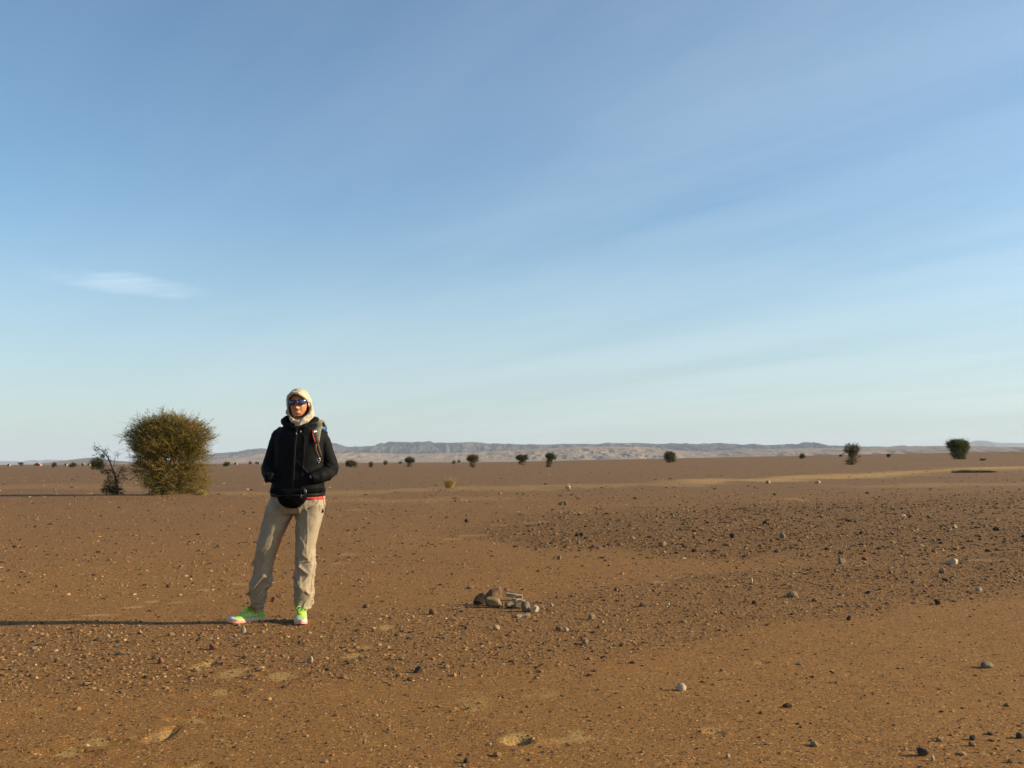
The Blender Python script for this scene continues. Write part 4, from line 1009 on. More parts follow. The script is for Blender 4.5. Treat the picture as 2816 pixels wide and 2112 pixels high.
# ------------------------------------------------------------------ the person
from mathutils.bvhtree import BVHTree
PS = 7.33 / FPX
PY = 7.33
PX0 = (790 - 1408) * PS
PZ0 = hz(-1.65, 7.33)
ROOT = Vector((PX0, PY, PZ0))
def Q(u, v, y=0.0): return Vector(((u - 790) * PS, y, (1706 - v) * PS))
def px(n): return n * PS
person = empty('person', ROOT)
tag(person, 'person in black jacket, pale headscarf, mirrored sunglasses and beige trousers standing with hands tucked in', 'person')
SKIN = None
def skin_mat():
    m, t, b = new_mat('skin')
    tc = N(t, 'ShaderNodeTexCoord'); n = N(t, 'ShaderNodeTexNoise'); t.links.new(tc.outputs['Object'], n.inputs['Vector']); n.inputs['Scale'].default_value = 40; n.inputs['Detail'].default_value = 5
    mx = N(t, 'ShaderNodeMix', data_type='RGBA'); t.links.new(n.outputs[0], mx.inputs['Factor']); mx.inputs['A'].default_value = (0.36, 0.145, 0.06, 1); mx.inputs['B'].default_value = (0.45, 0.20, 0.09, 1)
    at = N(t, 'ShaderNodeAttribute', attribute_name='lip'); m2 = N(t, 'ShaderNodeMix', data_type='RGBA'); t.links.new(at.outputs['Fac'], m2.inputs['Factor']); t.links.new(mx.outputs['Result'], m2.inputs['A']); m2.inputs['B'].default_value = (0.42, 0.12, 0.10, 1)
    t.links.new(m2.outputs['Result'], b.inputs['Base Color']); b.inputs['Roughness'].default_value = .5
    b.inputs['Subsurface Weight'].default_value = .08; b.inputs['Subsurface Radius'].default_value = (.02, .008, .004); b.inputs['Subsurface Scale'].default_value = .3
    return m
SKIN = skin_mat()
JACKET = simple('black_shell_fabric', (0.0045, 0.0045, 0.0045), .75, .15, 20, .25, 500, spec=.11, bdist=.0006)
JTRIM = simple('black_trim', (0.004, 0.004, 0.004), .6, .1, 20, spec=.2)
TROUSER = simple('beige_trouser_cloth', (0.262, 0.205, 0.132), .85, .07, 14, .35, 700, col2=(0.31, 0.242, 0.16), spec=.25, bdist=.0007)
SCARF = simple('cream_scarf_cloth', (0.39, 0.325, 0.225), .9, .06, 20, .4, 500, col2=(0.46, 0.39, 0.275), spec=.2, bdist=.0008)
LIME = simple('lime_mesh_fabric', (0.30, 0.52, 0.03), .6, .15, 60, .4, 300, col2=(0.46, 0.60, 0.10))
LACE = simple('lime_lace', (0.26, 0.66, 0.05), .6, .08, 60)
TOE = simple('pale_toe_rubber', (0.46, 0.40, 0.40), .45, .06, 60)
SOLE = simple('white_sole', (0.50, 0.46, 0.38), .5, .06, 60)
TRIMO = simple('orange_sole_trim', (0.80, 0.28, 0.14), .5, .06, 60)
OLIVE = simple('olive_webbing', (0.16, 0.145, 0.095), .8, .12, 60, .3, 400)
BROWNW = simple('brown_webbing', (0.20, 0.12, 0.075), .8, .12, 60)
REDF = simple('red_fabric', (0.42, 0.02, 0.012), .7, .1, 30)
BLUEF = simple('blue_pack_fabric', (0.012, 0.07, 0.18), .6, .1, 30)
METAL = simple('polished_metal', (0.55, 0.54, 0.52), .35, .04, 30, metal=1.0)
BLACKP = simple('black_plastic', (0.012, 0.012, 0.013), .25, .1, 30)
BAGM = simple('black_bag_fabric', (0.0025, 0.0025, 0.0025), .9, .15, 30, .3, 400, spec=.08, bdist=.0006)
WHITEP = simple('white_print', (0.8, 0.8, 0.78), .6, .04, 30)
LENS = simple('blue_mirror_lens', (0.015, 0.022, 0.06), .07, .1, 8, metal=.5, col2=(0.06, 0.07, 0.18))
TEETH = simple('teeth', (0.75, 0.70, 0.60), .3, .04, 30)

def hand(mb, W, d, nrm, side, k=1.0):
    """wrist W, hand direction d, palm normal nrm (fingers curl towards it), thumb on 'side' (a vector)"""
    d = Vector(d).normalized(); nrm = Vector(nrm); nrm = (nrm - d * nrm.dot(d)).normalized(); s = d.cross(nrm) * side
    mb.tube([W - d * .03, W + d * .01, W + d * .045, W + d * .085], [.024, .027, .038, .038], n=12, flat=.45, up=nrm)
    for i, (o, L) in enumerate(((.030, .070), (.010, .078), (-.011, .073), (-.031, .056))):
        a = W + d * (.082 - abs(o - .01) * .25) + s * o; pts = [a - d * .02, a]; dd = d.copy(); p = a
        for j, f in enumerate((.45, .32, .23)):
            ang = (.35, .55, .45)[j]; dd = (dd * math.cos(ang) + nrm * math.sin(ang)).normalized(); nrm2 = nrm
            p = p + dd * L * f; pts.append(p)
        mb.tube(pts, [.0095, .0095, .009, .0082, .0065], n=8)
    t0 = W + d * .02 + s * .022
    t1 = t0 + (s * .8 + d * .7).normalized() * .038; t2 = t1 + (d * .9 + s * .25 + nrm * .3).normalized() * .030; t3 = t2 + (d + nrm * .4).normalized() * .022
    mb.tube([t0 - s * .01, t1, t2, t3], [.013, .0115, .010, .0075], n=8)

# skin body: one continuous figure under the clothes
HC = Q(820, 1113, .005)
b = MB()
b.ellip(HC, (.066, .085, .097), 28, 20)
b.tube([Q(821, 1118, -.012), Q(821, 1134, -.022), Q(820, 1148, -.034), Q(820, 1152, -.036)], [.064, .056, .038, .024], n=20)
b.tube([Q(819, 1140, .02), Q(817, 1165, .03), Q(816, 1185, .03)], [.055, .052, .06], n=16)
b.rings([ring_xy(Q(u, v).x, .01, Q(u, v).z, px(w), d_, 24) for u, v, w, d_ in ((817, 1178, 24, .06), (820, 1192, 48, .075), (822, 1215, 58, .085), (822, 1260, 54, .088), (821, 1310, 56, .088), (820, 1345, 60, .09), (817, 1375, 66, .09), (814, 1400, 72, .09), (812, 1415, 60, .08))])
b.tube([Q(770, 1200, .01), Q(753, 1240, .02), Q(741, 1288, .03), Q(752, 1303, -.05), Q(761, 1311, -.09)], [.042, .038, .034, .028, .023], n=12)
b.tube([Q(880, 1202, .01), Q(895, 1240, .02), Q(909, 1290, .03), Q(884, 1311, -.05), Q(864, 1318, -.09)], [.042, .038, .034, .028, .023], n=12)
hand(b, Q(760, 1311, -.085), (.75, .12, -.35), (.1, 1, .1), -1)
hand(b, Q(864, 1318, -.085), (-.85, .12, -.2), (-.1, 1, 0), 1)
b.tube([Q(776, 1395), Q(757, 1470, -.01), Q(735, 1560, -.01), Q(716, 1640, .02), Q(710, 1682, .03)], [.078, .068, .048, .042, .028], n=16)
b.tube([Q(853, 1395), Q(846, 1470, -.01), Q(842, 1560, -.02), Q(839, 1640, .02), Q(836, 1682, .015)], [.078, .066, .047, .042, .028], n=16)
b.tube([Q(709, 1672, .03), Q(706, 1690, .03), Q(692, 1695, .012)], [.030, .026, .020], n=12)
b.tube([Q(836, 1672, .015), Q(837, 1690, .01), Q(838, 1695, -.02)], [.030, .026, .020], n=12)
def face(co, no):
    X = co[:, 0] - Q(821, 0).x; Z = co[:, 2]; fr = sstep(.0, -.04, co[:, 1]) * (Z > Q(0, 1162).z)
    zz = lambda v: Q(0, v).z
    G = lambda x0, v0, sx, sz: np.exp(-((X - x0) / sx) ** 2 - ((Z - zz(v0)) / sz) ** 2)
    t = np.clip((zz(1110) - Z) / (zz(1110) - zz(1130)), 0, 1)
    nose = np.exp(-(X / (.008 + .004 * t)) ** 2) * (.004 + .020 * t) * sstep(zz(1134), zz(1130), Z) * sstep(zz(1104), zz(1112), Z)
    nose += G(-.011, 1130, .006, .006) * .006 + G(.011, 1130, .006, .006) * .006
    d = nose + G(0, 1104, .045, .008) * .004 - G(-.030, 1113, .014, .010) * .010 - G(.030, 1113, .014, .010) * .010
    d += G(-.040, 1124, .018, .014) * .005 + G(.040, 1124, .018, .014) * .005
    d += G(.001, 1136.3, .020, .0035) * .006 + G(.001, 1142.5, .018, .0042) * .008 - G(.001, 1139.4, .021, .0022) * .007
    d += G(0, 1152, .018, .010) * .007 - G(0, 1147, .02, .004) * .002
    d -= G(-.024, 1134, .005, .012) * .002 + G(.024, 1134, .005, .012) * .002
    co = co.copy(); co[:, 1] -= d * fr
    global LIPV
    LIPV = np.clip(G(.001, 1136.3, .022, .0045) + G(.001, 1142.3, .020, .005), 0, 1) * fr
    return co
body = b.remesh('body', SKIN, .0042, person, 3, face)
at = body.data.attributes.new('lip', 'FLOAT', 'POINT'); at.data.foreach_set('value', LIPV.astype(np.float32))
tm = MB(); tm.tube([Q(818, 1139.4, -.0845), Q(824, 1139.2, -.0855), Q(831, 1139, -.078)], [.0014, .0022, .0014], n=6); tm.build('teeth', TEETH, person)

# trousers
t_ = MB()
L_ = lambda rows, n=36: t_.rings([ring_xy(Q((a + c) / 2, v).x, yy, Q(0, v).z, px((c - a) / 2), ry, n, 2.15) for v, a, c, ry, yy in rows])
L_([(1345, 756, 886, .118, .0), (1369, 749, 893, .124, .0), (1390, 741, 896, .128, .0), (1404, 736, 895, .126, .0), (1416, 735, 892, .115, .005)])
L_([(1392, 738, 814, .112, .0), (1418, 731, 812, .108, .0), (1437, 726, 801, .102, .0), (1467, 718, 786, .096, -.005), (1491, 713, 775, .088, -.01), (1526, 706, 765, .082, -.01), (1562, 701, 756, .078, -.005), (1585, 696, 751, .080, .0), (1606, 689, 747, .084, .005), (1632, 687, 742, .084, .01), (1651, 690, 738, .080, .012), (1664, 695, 735, .074, .015), (1675, 702, 733, .066, .02), (1683, 706, 733, .058, .026)])
L_([(1392, 815, 896, .112, .0), (1420, 815, 891, .108, .0), (1450, 816, 883, .102, .0), (1477, 817, 875, .095, -.005), (1500, 817, 871, .088, -.01), (1526, 817, 868, .082, -.012), (1550, 818, 869, .080, -.005), (1585, 813, 866, .082, .0), (1606, 811, 866, .084, .005), (1632, 809, 867, .086, .01), (1650, 812, 865, .082, .012), (1666, 815, 861, .076, .015), (1677, 819, 857, .060, .012)])
def ridg(a): return np.clip(1 - np.abs(a), 0, 1) ** 4
def tfold(co, no):
    x, y, z = co[:, 0], co[:, 1], co[:, 2]
    lx = sstep(Q(800, 0).x, Q(826, 0).x, x)                   # 0 right leg, 1 left leg
    wl = .35 * fbm(x * 5, y * 5, z * 4, 3)
    a = math.radians(52); pr = -x * math.sin(a) + z * math.cos(a); al = x * math.cos(a) + z * math.sin(a)
    a2 = math.radians(-48); pl = -x * math.sin(a2) + z * math.cos(a2); al2 = x * math.cos(a2) + z * math.sin(a2)
    fr_ = ridg(vnoise(pr * 17 + wl, al * 4.5, y * 7) * 1.5) ; fl = ridg(vnoise(pl * 13 + wl + 5, al2 * 4.5, y * 7) * 1.5)
    fv = ridg(vnoise(x * 20 + wl * 2 + 9, y * 20, z * 2.6) * 1.6)
    low = sstep(Q(0, 1500).z, Q(0, 1590).z, z); hip = sstep(Q(0, 1440).z, Q(0, 1385).z, z)
    amp = .008 + .022 * low
    f = fr_ * (1 - lx) + (fl * .7 + fv * .5) * lx
    crot = np.exp(-((x - Q(815, 0).x) / .09) ** 2 - ((z - Q(0, 1430).z) / .06) ** 2)
    star = ridg(vnoise(np.arctan2(z - Q(0, 1415).z, x - Q(812, 0).x) * 3.2, x * 2, 3.3) * 1.6)
    d = (f - .35) * amp + crot * (star - .3) * .014 + .0022 * fbm(x * 22, y * 22, z * 22, 3) + (ridg(vnoise(pr * 38 + wl * 2, al * 9, y * 14) * 1.6) - .2) * .0045 * (.35 + low)
    kn = np.exp(-((z - Q(0, 1538).z) / .028) ** 2) * lx; d = d + kn * (ridg(vnoise(z * 40, x * 9, y * 9) * 1.3) - .4) * .012
    ank = sstep(Q(0, 1625).z, Q(0, 1668).z, z); d = d + ank * (ridg(vnoise(z * 34, x * 7 + 3, y * 7) * 1.3) - .45) * .011
    d = d + sstep(.0, 1, np.abs(no[:, 2]) * 0) 
    return co + no * d[:, None]
trousers = t_.remesh('trousers', TROUSER, .0055, person, 4, tfold)

# jacket
j = MB()
j.rings([ring_xy(Q((a + c) / 2, v).x, yy, Q(0, v).z, px((c - a) / 2), ry, 40, pw, yf) for v, a, c, ry, yy, pw, yf in (
    (1171, 796, 848, .070, .02, 2, 1), (1176, 780, 866, .084, .015, 2, 1), (1183, 766, 884, .098, .01, 2.2, 1), (1193, 756, 893, .110, .005, 2.3, 1), (1210, 755, 894, .122, .0, 2.3, 1), (1235, 758, 892, .130, .0, 2.3, 1), (1265, 757, 891, .130, .0, 2.3, 1.02),
    (1300, 753, 892, .130, .0, 2.3, 1.05), (1330, 750, 893, .132, .0, 2.3, 1.05), (1352, 748, 894, .138, .0, 2.3, 1.02), (1365, 747, 894, .140, .0, 2.3, 1.0), (1368, 750, 890, .132, .0, 2.3, 1.0))])
j.tube([Q(782, 1192, .01), Q(770, 1203, .01), Q(759, 1226, .02), Q(750, 1252, .03), Q(742, 1278, .035), Q(741, 1293, .02), Q(747, 1304, -.04), Q(753, 1312, -.095), Q(762, 1320, -.122)], [.052, .062, .060, .057, .058, .060, .056, .048, .038], n=20)
j.tube([Q(866, 1192, .01), Q(876, 1205, .01), Q(888, 1229, .02), Q(898, 1258, .03), Q(907, 1283, .035), Q(909, 1295, .02), Q(899, 1308, -.04), Q(883, 1314, -.095), Q(864, 1319, -.128)], [.052, .062, .059, .057, .059, .061, .058, .051, .041], n=20)
# stowed hood and stand-up collar
j.tube([Q(824, 1166, .10), Q(800, 1160, .085), Q(785, 1160, .045), Q(781, 1163, -.01), Q(789, 1172, -.065), Q(805, 1179, -.095)], [.040, .036, .030, .026, .022, .018], n=14)
j.tube([Q(824, 1166, .10), Q(848, 1162, .085), Q(864, 1162, .045), Q(867, 1166, -.01), Q(858, 1174, -.065), Q(842, 1180, -.095)], [.040, .036, .030, .024, .020, .016], n=14)
j.tube([Q(789, 1152, .03), Q(785, 1157, .0), Q(786, 1166, -.04)], [.016, .022, .018], n=10)
j.tube([Q(790, 1158, -.01), Q(780, 1162, -.015), Q(775, 1164, -.015)], [.016, .012, .006], n=8)
j.tube([Q(805, 1178, -.095), Q(823, 1186, -.108), Q(842, 1180, -.095)], [.016, .014, .015], n=10)
j.tube([Q(744, 1322, -.10), Q(746, 1327, -.12)], [.016, .020], n=10)
def jfold(co, no):
    x, y, z = co[:, 0], co[:, 1], co[:, 2]
    w = .4 * fbm(x * 4, y * 4, z * 4, 3)
    v1 = ridg(vnoise(x * 17 + w * 2, z * 2.6 + w, y * 6) * 1.6)
    a = math.radians(60); dg = ridg(vnoise((-x * math.sin(a) + z * math.cos(a)) * 13 + w * 2, (x * math.cos(a) + z * math.sin(a)) * 4, y * 6) * 1.5)
    arm = sstep(Q(760, 0).x, Q(748, 0).x, x) + sstep(Q(888, 0).x, Q(900, 0).x, x)
    elb = np.exp(-((z - Q(0, 1300).z) / .06) ** 2)
    cr = ridg(vnoise(z * 22 + x * 14 + w * 2, y * 8, x * 4) * 1.5)
    up = sstep(Q(0, 1178).z, Q(0, 1190).z, z)
    d = ((v1 - .35) * .006 * (1 - arm) + (dg - .35) * .006 * arm + (cr - .35) * elb * .011) * up + .002 * fbm(x * 16, y * 16, z * 16, 3) + (1 - up) * .004 * fbm(x * 30, y * 30, z * 30, 3)
    d = d - .008 * np.exp(-((x - Q(819, 0).x) / .012) ** 2) * (y < -.05) * 0
    return co + no * d[:, None]
jacket = j.remesh('jacket', JACKET, .0055, person, 4, jfold)
def surf(o, inflate=0.0):
    me = o.data; T = BVHTree.FromPolygons([v.co[:] for v in me.vertices], [tuple(p.vertices) for p in me.polygons])
    def f(u, v, off=0.0, y0=-1.0):
        q = Q(u, v, y0); h = T.ray_cast(q, Vector((0, 1, 0)))
        return Vector((q.x, (h[0].y if h[0] is not None else -.10) - off, q.z))
    return f
SJ = surf(jacket)
def ribbon(pts, halfw, thick, side=None):
    """flat strap through 3-D points; halfw per point"""
    pts = [Vector(p) for p in pts]; rings = []
    for i, p in enumerate(pts):
        d = (pts[min(i + 1, len(pts) - 1)] - pts[max(i - 1, 0)]).normalized(); sv = Vector(side if side is not None else (1, 0, 0)); sv = (sv - d * sv.dot(d)).normalized(); nn = d.cross(sv)
        hw = halfw[i] if hasattr(halfw, '__len__') else halfw
        rings.append([p + sv * a * hw + nn * c * thick / 2 for a, c in ((-1, -.5), (-.9, -1), (.9, -1), (1, -.5), (1, .5), (.9, 1), (-.9, 1), (-1, .5))])
    m = MB(); m.rings(rings); return m
zp = ribbon([SJ(u, v, .001) for u, v in ((824, 1186), (824, 1200), (822, 1220), (821, 1245), (820, 1270), (819, 1295), (818, 1320), (817, 1345), (817, 1362))], .008, .005)
zo = zp.build('zip', JTRIM, jacket)
zz_ = MB(); p = SJ(835, 1191, .006); zz_.tube([p, p + Vector((0, -.002, -.018))], [.004, .003], n=8); zz_.tube([SJ(824, 1196, .006), SJ(824, 1203, .007)], [.0035, .0025], n=6); zz_.build('zip_puller', simple('dull_metal', (0.30, 0.30, 0.29), .4, .1, 30, metal=1.0), jacket)
sn = MB(); p = SJ(868, 1315, -.004, -1.0); sn.tube([p + Vector((0, .004, 0)), p + Vector((0, -.006, 0))], [.012, .012], n=18); sn.build('cuff_snap', simple('grey_snap', (0.20, 0.20, 0.20), .4, .1, 20), jacket)
dc = MB()
dc.tube([Q(892, 1333, -.06), Q(896, 1346, -.075), Q(900, 1362, -.07), Q(896, 1352, -.08), Q(893, 1340, -.07)], .0022, n=6)
dc.tube([Q(892, 1352, -.08), Q(896, 1380, -.085), Q(899, 1398, -.07), Q(897, 1404, -.065)], .0018, n=6); dc.build('drawcord', JTRIM, jacket)
hm_ = MB(); hm_.rings([ring_xy(Q(820.5, v).x, 0, Q(0, v).z, px(hw), ry, 36, 2.3) for v, hw, ry in ((1361, 73.6, .1435), (1363, 74.3, .1445), (1367, 74.0, .1440), (1369, 72.5, .142))]); hm_.build('hem_band', JTRIM, jacket)
# red shirt hem showing under the jacket on the sunlit side
sh = MB(); ctr = [(1352, 64), (1366, 71), (1371, 73.2), (1373, 73)]
sh.rings([[(p_[0], p_[1], p_[2] - (.011 * (-(p_[0] - Q(820, 0).x) / .19) * -1 if i > 1 else 0) + (.02 if p_[0] < Q(842, 0).x else 0)) for p_ in ring_xy(Q(820.5, v).x, 0, Q(0, v).z, px(hw), .126 + (hw - 64) * .0013, 36, 2.2)] for i, (v, hw) in enumerate(ctr)])
sh.build('shirt', REDF, person)
# trouser pockets
ST = surf(trousers)
pk = ribbon([ST(u, v, .0015) for u, v in ((885, 1374), (880, 1384), (874, 1394), (866, 1399), (856, 1401))], .0035, .003); pk.build('pocket_seam', TROUSER, trousers)
pk = ribbon([ST(u, v, .0015) for u, v in ((757, 1376), (762, 1386), (768, 1395), (778, 1400))], .0035, .003); pk.build('pocket_seam', TROUSER, trousers)
pt = MB(); q = Q(892, 1408, -.03); pt.box(q, (.004, .014, .014), .3); pt.build('pocket_opening', BLACKP, trousers)

# head scarf
def closed(pts, n):
    k = len(pts); out = []
    for i in range(n):
        t = i * k / n; a = int(t) % k; f = t - int(t)
        P = [np.array(pts[(a + o) % k], float) for o in (-1, 0, 1, 2)]
        out.append(.5 * ((2 * P[1]) + (-P[0] + P[2]) * f + (2 * P[0] - 5 * P[1] + 4 * P[2] - P[3]) * f * f + (-P[0] + 3 * P[1] - 3 * P[2] + P[3]) * f ** 3))
    return np.array(out)
SIL = closed([(818, 1074), (835, 1078), (847, 1090), (854, 1110), (856, 1127), (862, 1140), (861, 1152), (850, 1165), (835, 1172), (820, 1174), (806, 1167), (797, 1156), (789, 1147), (785, 1138), (788, 1128), (785.5, 1111), (788, 1094), (801, 1080)], 72)
OPN = closed([(816, 1093), (828, 1096), (838, 1103), (845, 1113), (848.5, 1125), (849, 1135), (846, 1144), (838, 1153), (828, 1160), (818, 1161), (808, 1157), (801, 1149), (797, 1139), (795.5, 1128), (795, 1116), (797, 1107), (802, 1099), (809, 1094.5)], 72)
c0 = np.array([820, 1122.0])
def RG(curve, sc, y, c=c0): return [tuple(Q(*(c + (p_ - c) * sc), y if not callable(y) else y(p_))) for p_ in curve]
mid1 = OPN * .5 + SIL * .5
yo = lambda p_: -.068 + (.052 if p_[0] > 821 else .034) * abs((p_[0] - 821) / 26) ** 2 - (.02 if p_[1] < 1105 else 0) + (.010 * (p_[1] > 1150))
s_ = MB()
s_.rings([RG(SIL, .25, .100), RG(SIL, .70, .075), RG(SIL, .86, .0), RG(mid1, .93, lambda p_: yo(p_) + .02), RG(OPN, 1.0, lambda p_: yo(p_) + .012), RG(OPN, 1.02, lambda p_: yo(p_) - .008), RG(OPN * .75 + SIL * .25, 1.0, lambda p_: yo(p_) - .010), RG(mid1, 1.0, lambda p_: yo(p_) * .75), RG(SIL, 1.0, -.008), RG(SIL, .98, .04), RG(SIL, .80, .095), RG(SIL, .3, .122)])
# the folded band over the brow and the cloth wound under the chin
s_.tube([Q(794, 1106, -.045), Q(800, 1095, -.075), Q(812, 1087, -.098), Q(826, 1089, -.100), Q(840, 1099, -.066), Q(850, 1112, -.02)], [.009, .013, .014, .014, .013, .010], n=12)
s_.tube([Q(854, 1118, .005), Q(857, 1135, -.012), Q(855, 1149, -.045), Q(841, 1162, -.088), Q(826, 1168, -.096), Q(812, 1165, -.090), Q(801, 1155, -.06)], [.012, .017, .020, .021, .020, .017, .012], n=14)
s_.tube([Q(858, 1138, .01), Q(858, 1152, -.025), Q(848, 1165, -.075), Q(832, 1174, -.092), Q(818, 1175, -.092)], [.012, .016, .018, .017, .012], n=14)
def sfold(co, no):
    x, y, z = co[:, 0], co[:, 1], co[:, 2]; w = .5 * fbm(x * 9, y * 9, z * 9, 3)
    lowz = sstep(Q(0, 1125).z, Q(0, 1150).z, z)
    a = math.radians(48); pr = -x * math.sin(a) + z * math.cos(a)
    f1 = ridg(vnoise(pr * 42 + w * 2, x * 6, y * 8) * 1.5)
    a3 = math.radians(20); f2 = ridg(vnoise((x * math.sin(a3) + z * math.cos(a3)) * 26 + w * 2, x * 5, y * 9) * 1.5)
    return co + no * ((f1 - .3) * .0075 * lowz + (f2 - .3) * .005 * (1 - lowz))[:, None]
scarf = s_.remesh('headscarf', SCARF, .0042, person, 3, sfold)

# sunglasses
sg = MB()
def gpt(u, v): 
    p = Q(u, v); X = p.x - Q(821, 0).x; return Vector((p.x, -.099 + 7.0 * X * X + 22 * abs(X) ** 3, p.z))
fr = None
def loop(us):
    return [gpt(u, v) for u, v in us]
LL = [(797.5, 1109.5), (803, 1108), (811, 1108), (816.5, 1109), (816.5, 1115), (813, 1120), (805, 1121.5), (799, 1120), (797, 1115)]
LR = [(824, 1108.5), (831, 1106.5), (840, 1105.5), (846, 1106.5), (846.5, 1113), (843, 1118), (835, 1119.5), (828, 1119), (824.5, 1114.5)]
fm = MB()
for Lp in (LL, LR):
    P = [gpt(*q_) for q_ in closed(Lp, 28)]; fm.tube(P + [P[0], P[1]], .0040, n=6)
fm.tube([gpt(816, 1110.5), gpt(820.3, 1109) + Vector((0, -.002, 0)), gpt(824.5, 1110)], [.0032, .003, .0032], n=8)
fo = fm.build('sunglasses', BLACKP, person)
for sgn, u0, v0 in ((-1, 797, 1112), (1, 847, 1109.5)):
    tb = ribbon([gpt(u0, v0) + Vector((0, -.001, 0)), gpt(u0, v0) + Vector((sgn * .005, .012, 0)), gpt(u0, v0) + Vector((sgn * .007, .055, -.001))], [.0075, .007, .005], .004, side=(0, 0, 1)); tb.build('temple', simple('grey_glossy_temple', (0.16, 0.16, 0.17), .2, .1, 20), fo)
for Lp in (LL, LR):
    C_ = np.mean(np.array(Lp), 0); n_ = 28; cur = closed(Lp, n_); V = []; Fc = []
    for k, sc in enumerate((1.0, .66, .33)):
        for q_ in cur: pp = C_ + (q_ - C_) * sc; V.append(gpt(*pp) + Vector((0, -.0035 * (1 - sc ** 2), 0)))
    V.append(gpt(*C_) + Vector((0, -.0035, 0)))
    for k in range(2):
        for i in range(n_): Fc.append((k * n_ + i, (k + 1) * n_ + i, (k + 1) * n_ + (i + 1) % n_, k * n_ + (i + 1) % n_))
    for i in range(n_): Fc.append((2 * n_ + i, 3 * n_, 2 * n_ + (i + 1) % n_))
    nb = len(V); V2 = V + [v + Vector((0, .002, 0)) for v in V]; F2 = Fc + [tuple(nb + q_ for q_ in f[::-1]) for f in Fc] + [(i, (i + 1) % n_, nb + (i + 1) % n_, nb + i) for i in range(n_)]
    link_mesh('lens', mesh_from('lens', V2, F2, LENS), fo)

# shoes
def shoe(u, v, head, first, yy=0.0):
    rz = math.atan2(head[1], head[0]); base = Vector(Q(u, 0, 0)); gx_ = ROOT.x + base.x
    zg = hz(gx_, PY + yy) - PZ0
    M = Matrix.Translation(Vector((base.x, yy, zg + .002))) @ Matrix.Rotation(rz, 4, 'Z')
    def T(m):
        m.v = [tuple(M @ Vector(p_)) for p_ in m.v]; return m
    def outline(x): return np.interp(x, [-.135, -.125, -.10, -.05, 0, .05, .09, .12, .138, .145], [.006, .024, .034, .034, .034, .043, .046, .038, .022, .006])
    def off(x): return np.interp(x, [-.13, 0, .08, .145], [0, -.004, 0, .008]) * (1 if head[0] < 0 else -1) * -1
    def spring(x): return .010 * max(0, (x - .07) / .075) ** 2
    def slab_(z0, z1, sc, dxx=0):
        m = MB(); xs_ = np.linspace(-.135, .145, 26); up = []; dn = []
        ring = [(x * (1 + .02 * (sc - 1) * 10), off(x) + outline(x) * sc, spring(x)) for x in xs_] + [(x * (1 + .02 * (sc - 1) * 10), off(x) - outline(x) * sc, spring(x)) for x in xs_[::-1]]
        m.rings([[(p_[0], p_[1], p_[2] + z) for p_ in ring] for z in (z0, z0 + .002, z1 - .002, z1)]); return m
    root_s = T(slab_(.012, .030, 1.02)).build('shoe', SOLE, person)
    T(slab_(0, .0125, 1.0)).build('sole', TRIMO, root_s)
    H = lambda x: np.interp(x, [-.135, -.12, -.09, -.05, -.02, .02, .05, .09, .12, .145], [.055, .082, .090, .088, .088, .076, .062, .048, .040, .020])
    m = MB(); R = []
    for x in np.linspace(-.133, .143, 24):
        w = outline(x) * .99; h = H(x); R.append([(x, off(x) + w * math.copysign(abs(math.cos(t)) ** .75, math.cos(t)), spring(x) + .026 + (h - .026) * max(0, math.sin(t)) ** .8 if math.sin(t) > 0 else spring(x) + .024) for t in [2 * math.pi * k / 24 for k in range(24)]])
    m.rings(R); T(m).build('upper', LIME, root_s)
    m = MB(); R = []
    for x in np.linspace(.075, .1455, 10):
        w = outline(min(x, .1445)) * 1.02 + .0008; h = np.interp(x, [.075, .09, .12, .1455], [.030, .044, .043, .020]) + .0015
        R.append([(x, off(x) + w * math.copysign(abs(math.cos(t)) ** .75, math.cos(t)), spring(x) + .024 + (h - .024) * max(0, math.sin(t)) ** .8 if math.sin(t) > 0 else spring(x) + .022) for t in [2 * math.pi * k / 24 for k in range(24)]])
    m.rings(R); T(m).build('toe_cap', TOE, root_s)
    m = ribbon([(-.035, off(0), .100), (-.01, off(0), .090), (.03, off(.03), .074), (.055, off(.05), .062)], [.020, .022, .020, .014], .006, side=(0, 1, 0)); T(m).build('tongue', LIME, root_s)
    m = MB()
    for k in range(6):
        x = .055 - k * .014; w = .016 + .002 * k; z = H(x) + spring(x)
        m.tube([(x, off(x) - w - .004, z - .010), (x - .002, off(x) - w * .5, z + .003), (x - .004, off(x) + w * .5, z + .003), (x - .002, off(x) + w + .004, z - .010)], .0026, n=6)
    z = H(-.015) + .012
    for sg_ in (-1, 1):
        m.tube([(-.012, 0, z), (.005, sg_ * .020, z + .016), (.012, sg_ * .036, z + .004), (.004, sg_ * .030, z - .010), (-.010, sg_ * .008, z - .002)], .0026, n=6)
        m.tube([(-.012, 0, z), (.016, sg_ * .014, z - .004), (.030, sg_ * .028, z - .030)], .0024, n=6)
    T(m).build('lace', LACE, root_s)
    m = MB()
    for k in range(6):
        x = .045 - k * .016
        for sg_ in (-1, 1):
            w = outline(x)
            m.tube([(x, off(x) + sg_ * (w * .62), H(x) * .92), (x - .004, off(x) + sg_ * (w * .93), .056), (x - .006, off(x) + sg_ * (w * 1.02), .034)], .0016, n=5)
    T(m).build('side_stripe', SOLE, root_s)
shoe(687, 1705, (-.86, -.51), True)
shoe(838, 1705, (.14, -.99), False, -.055)

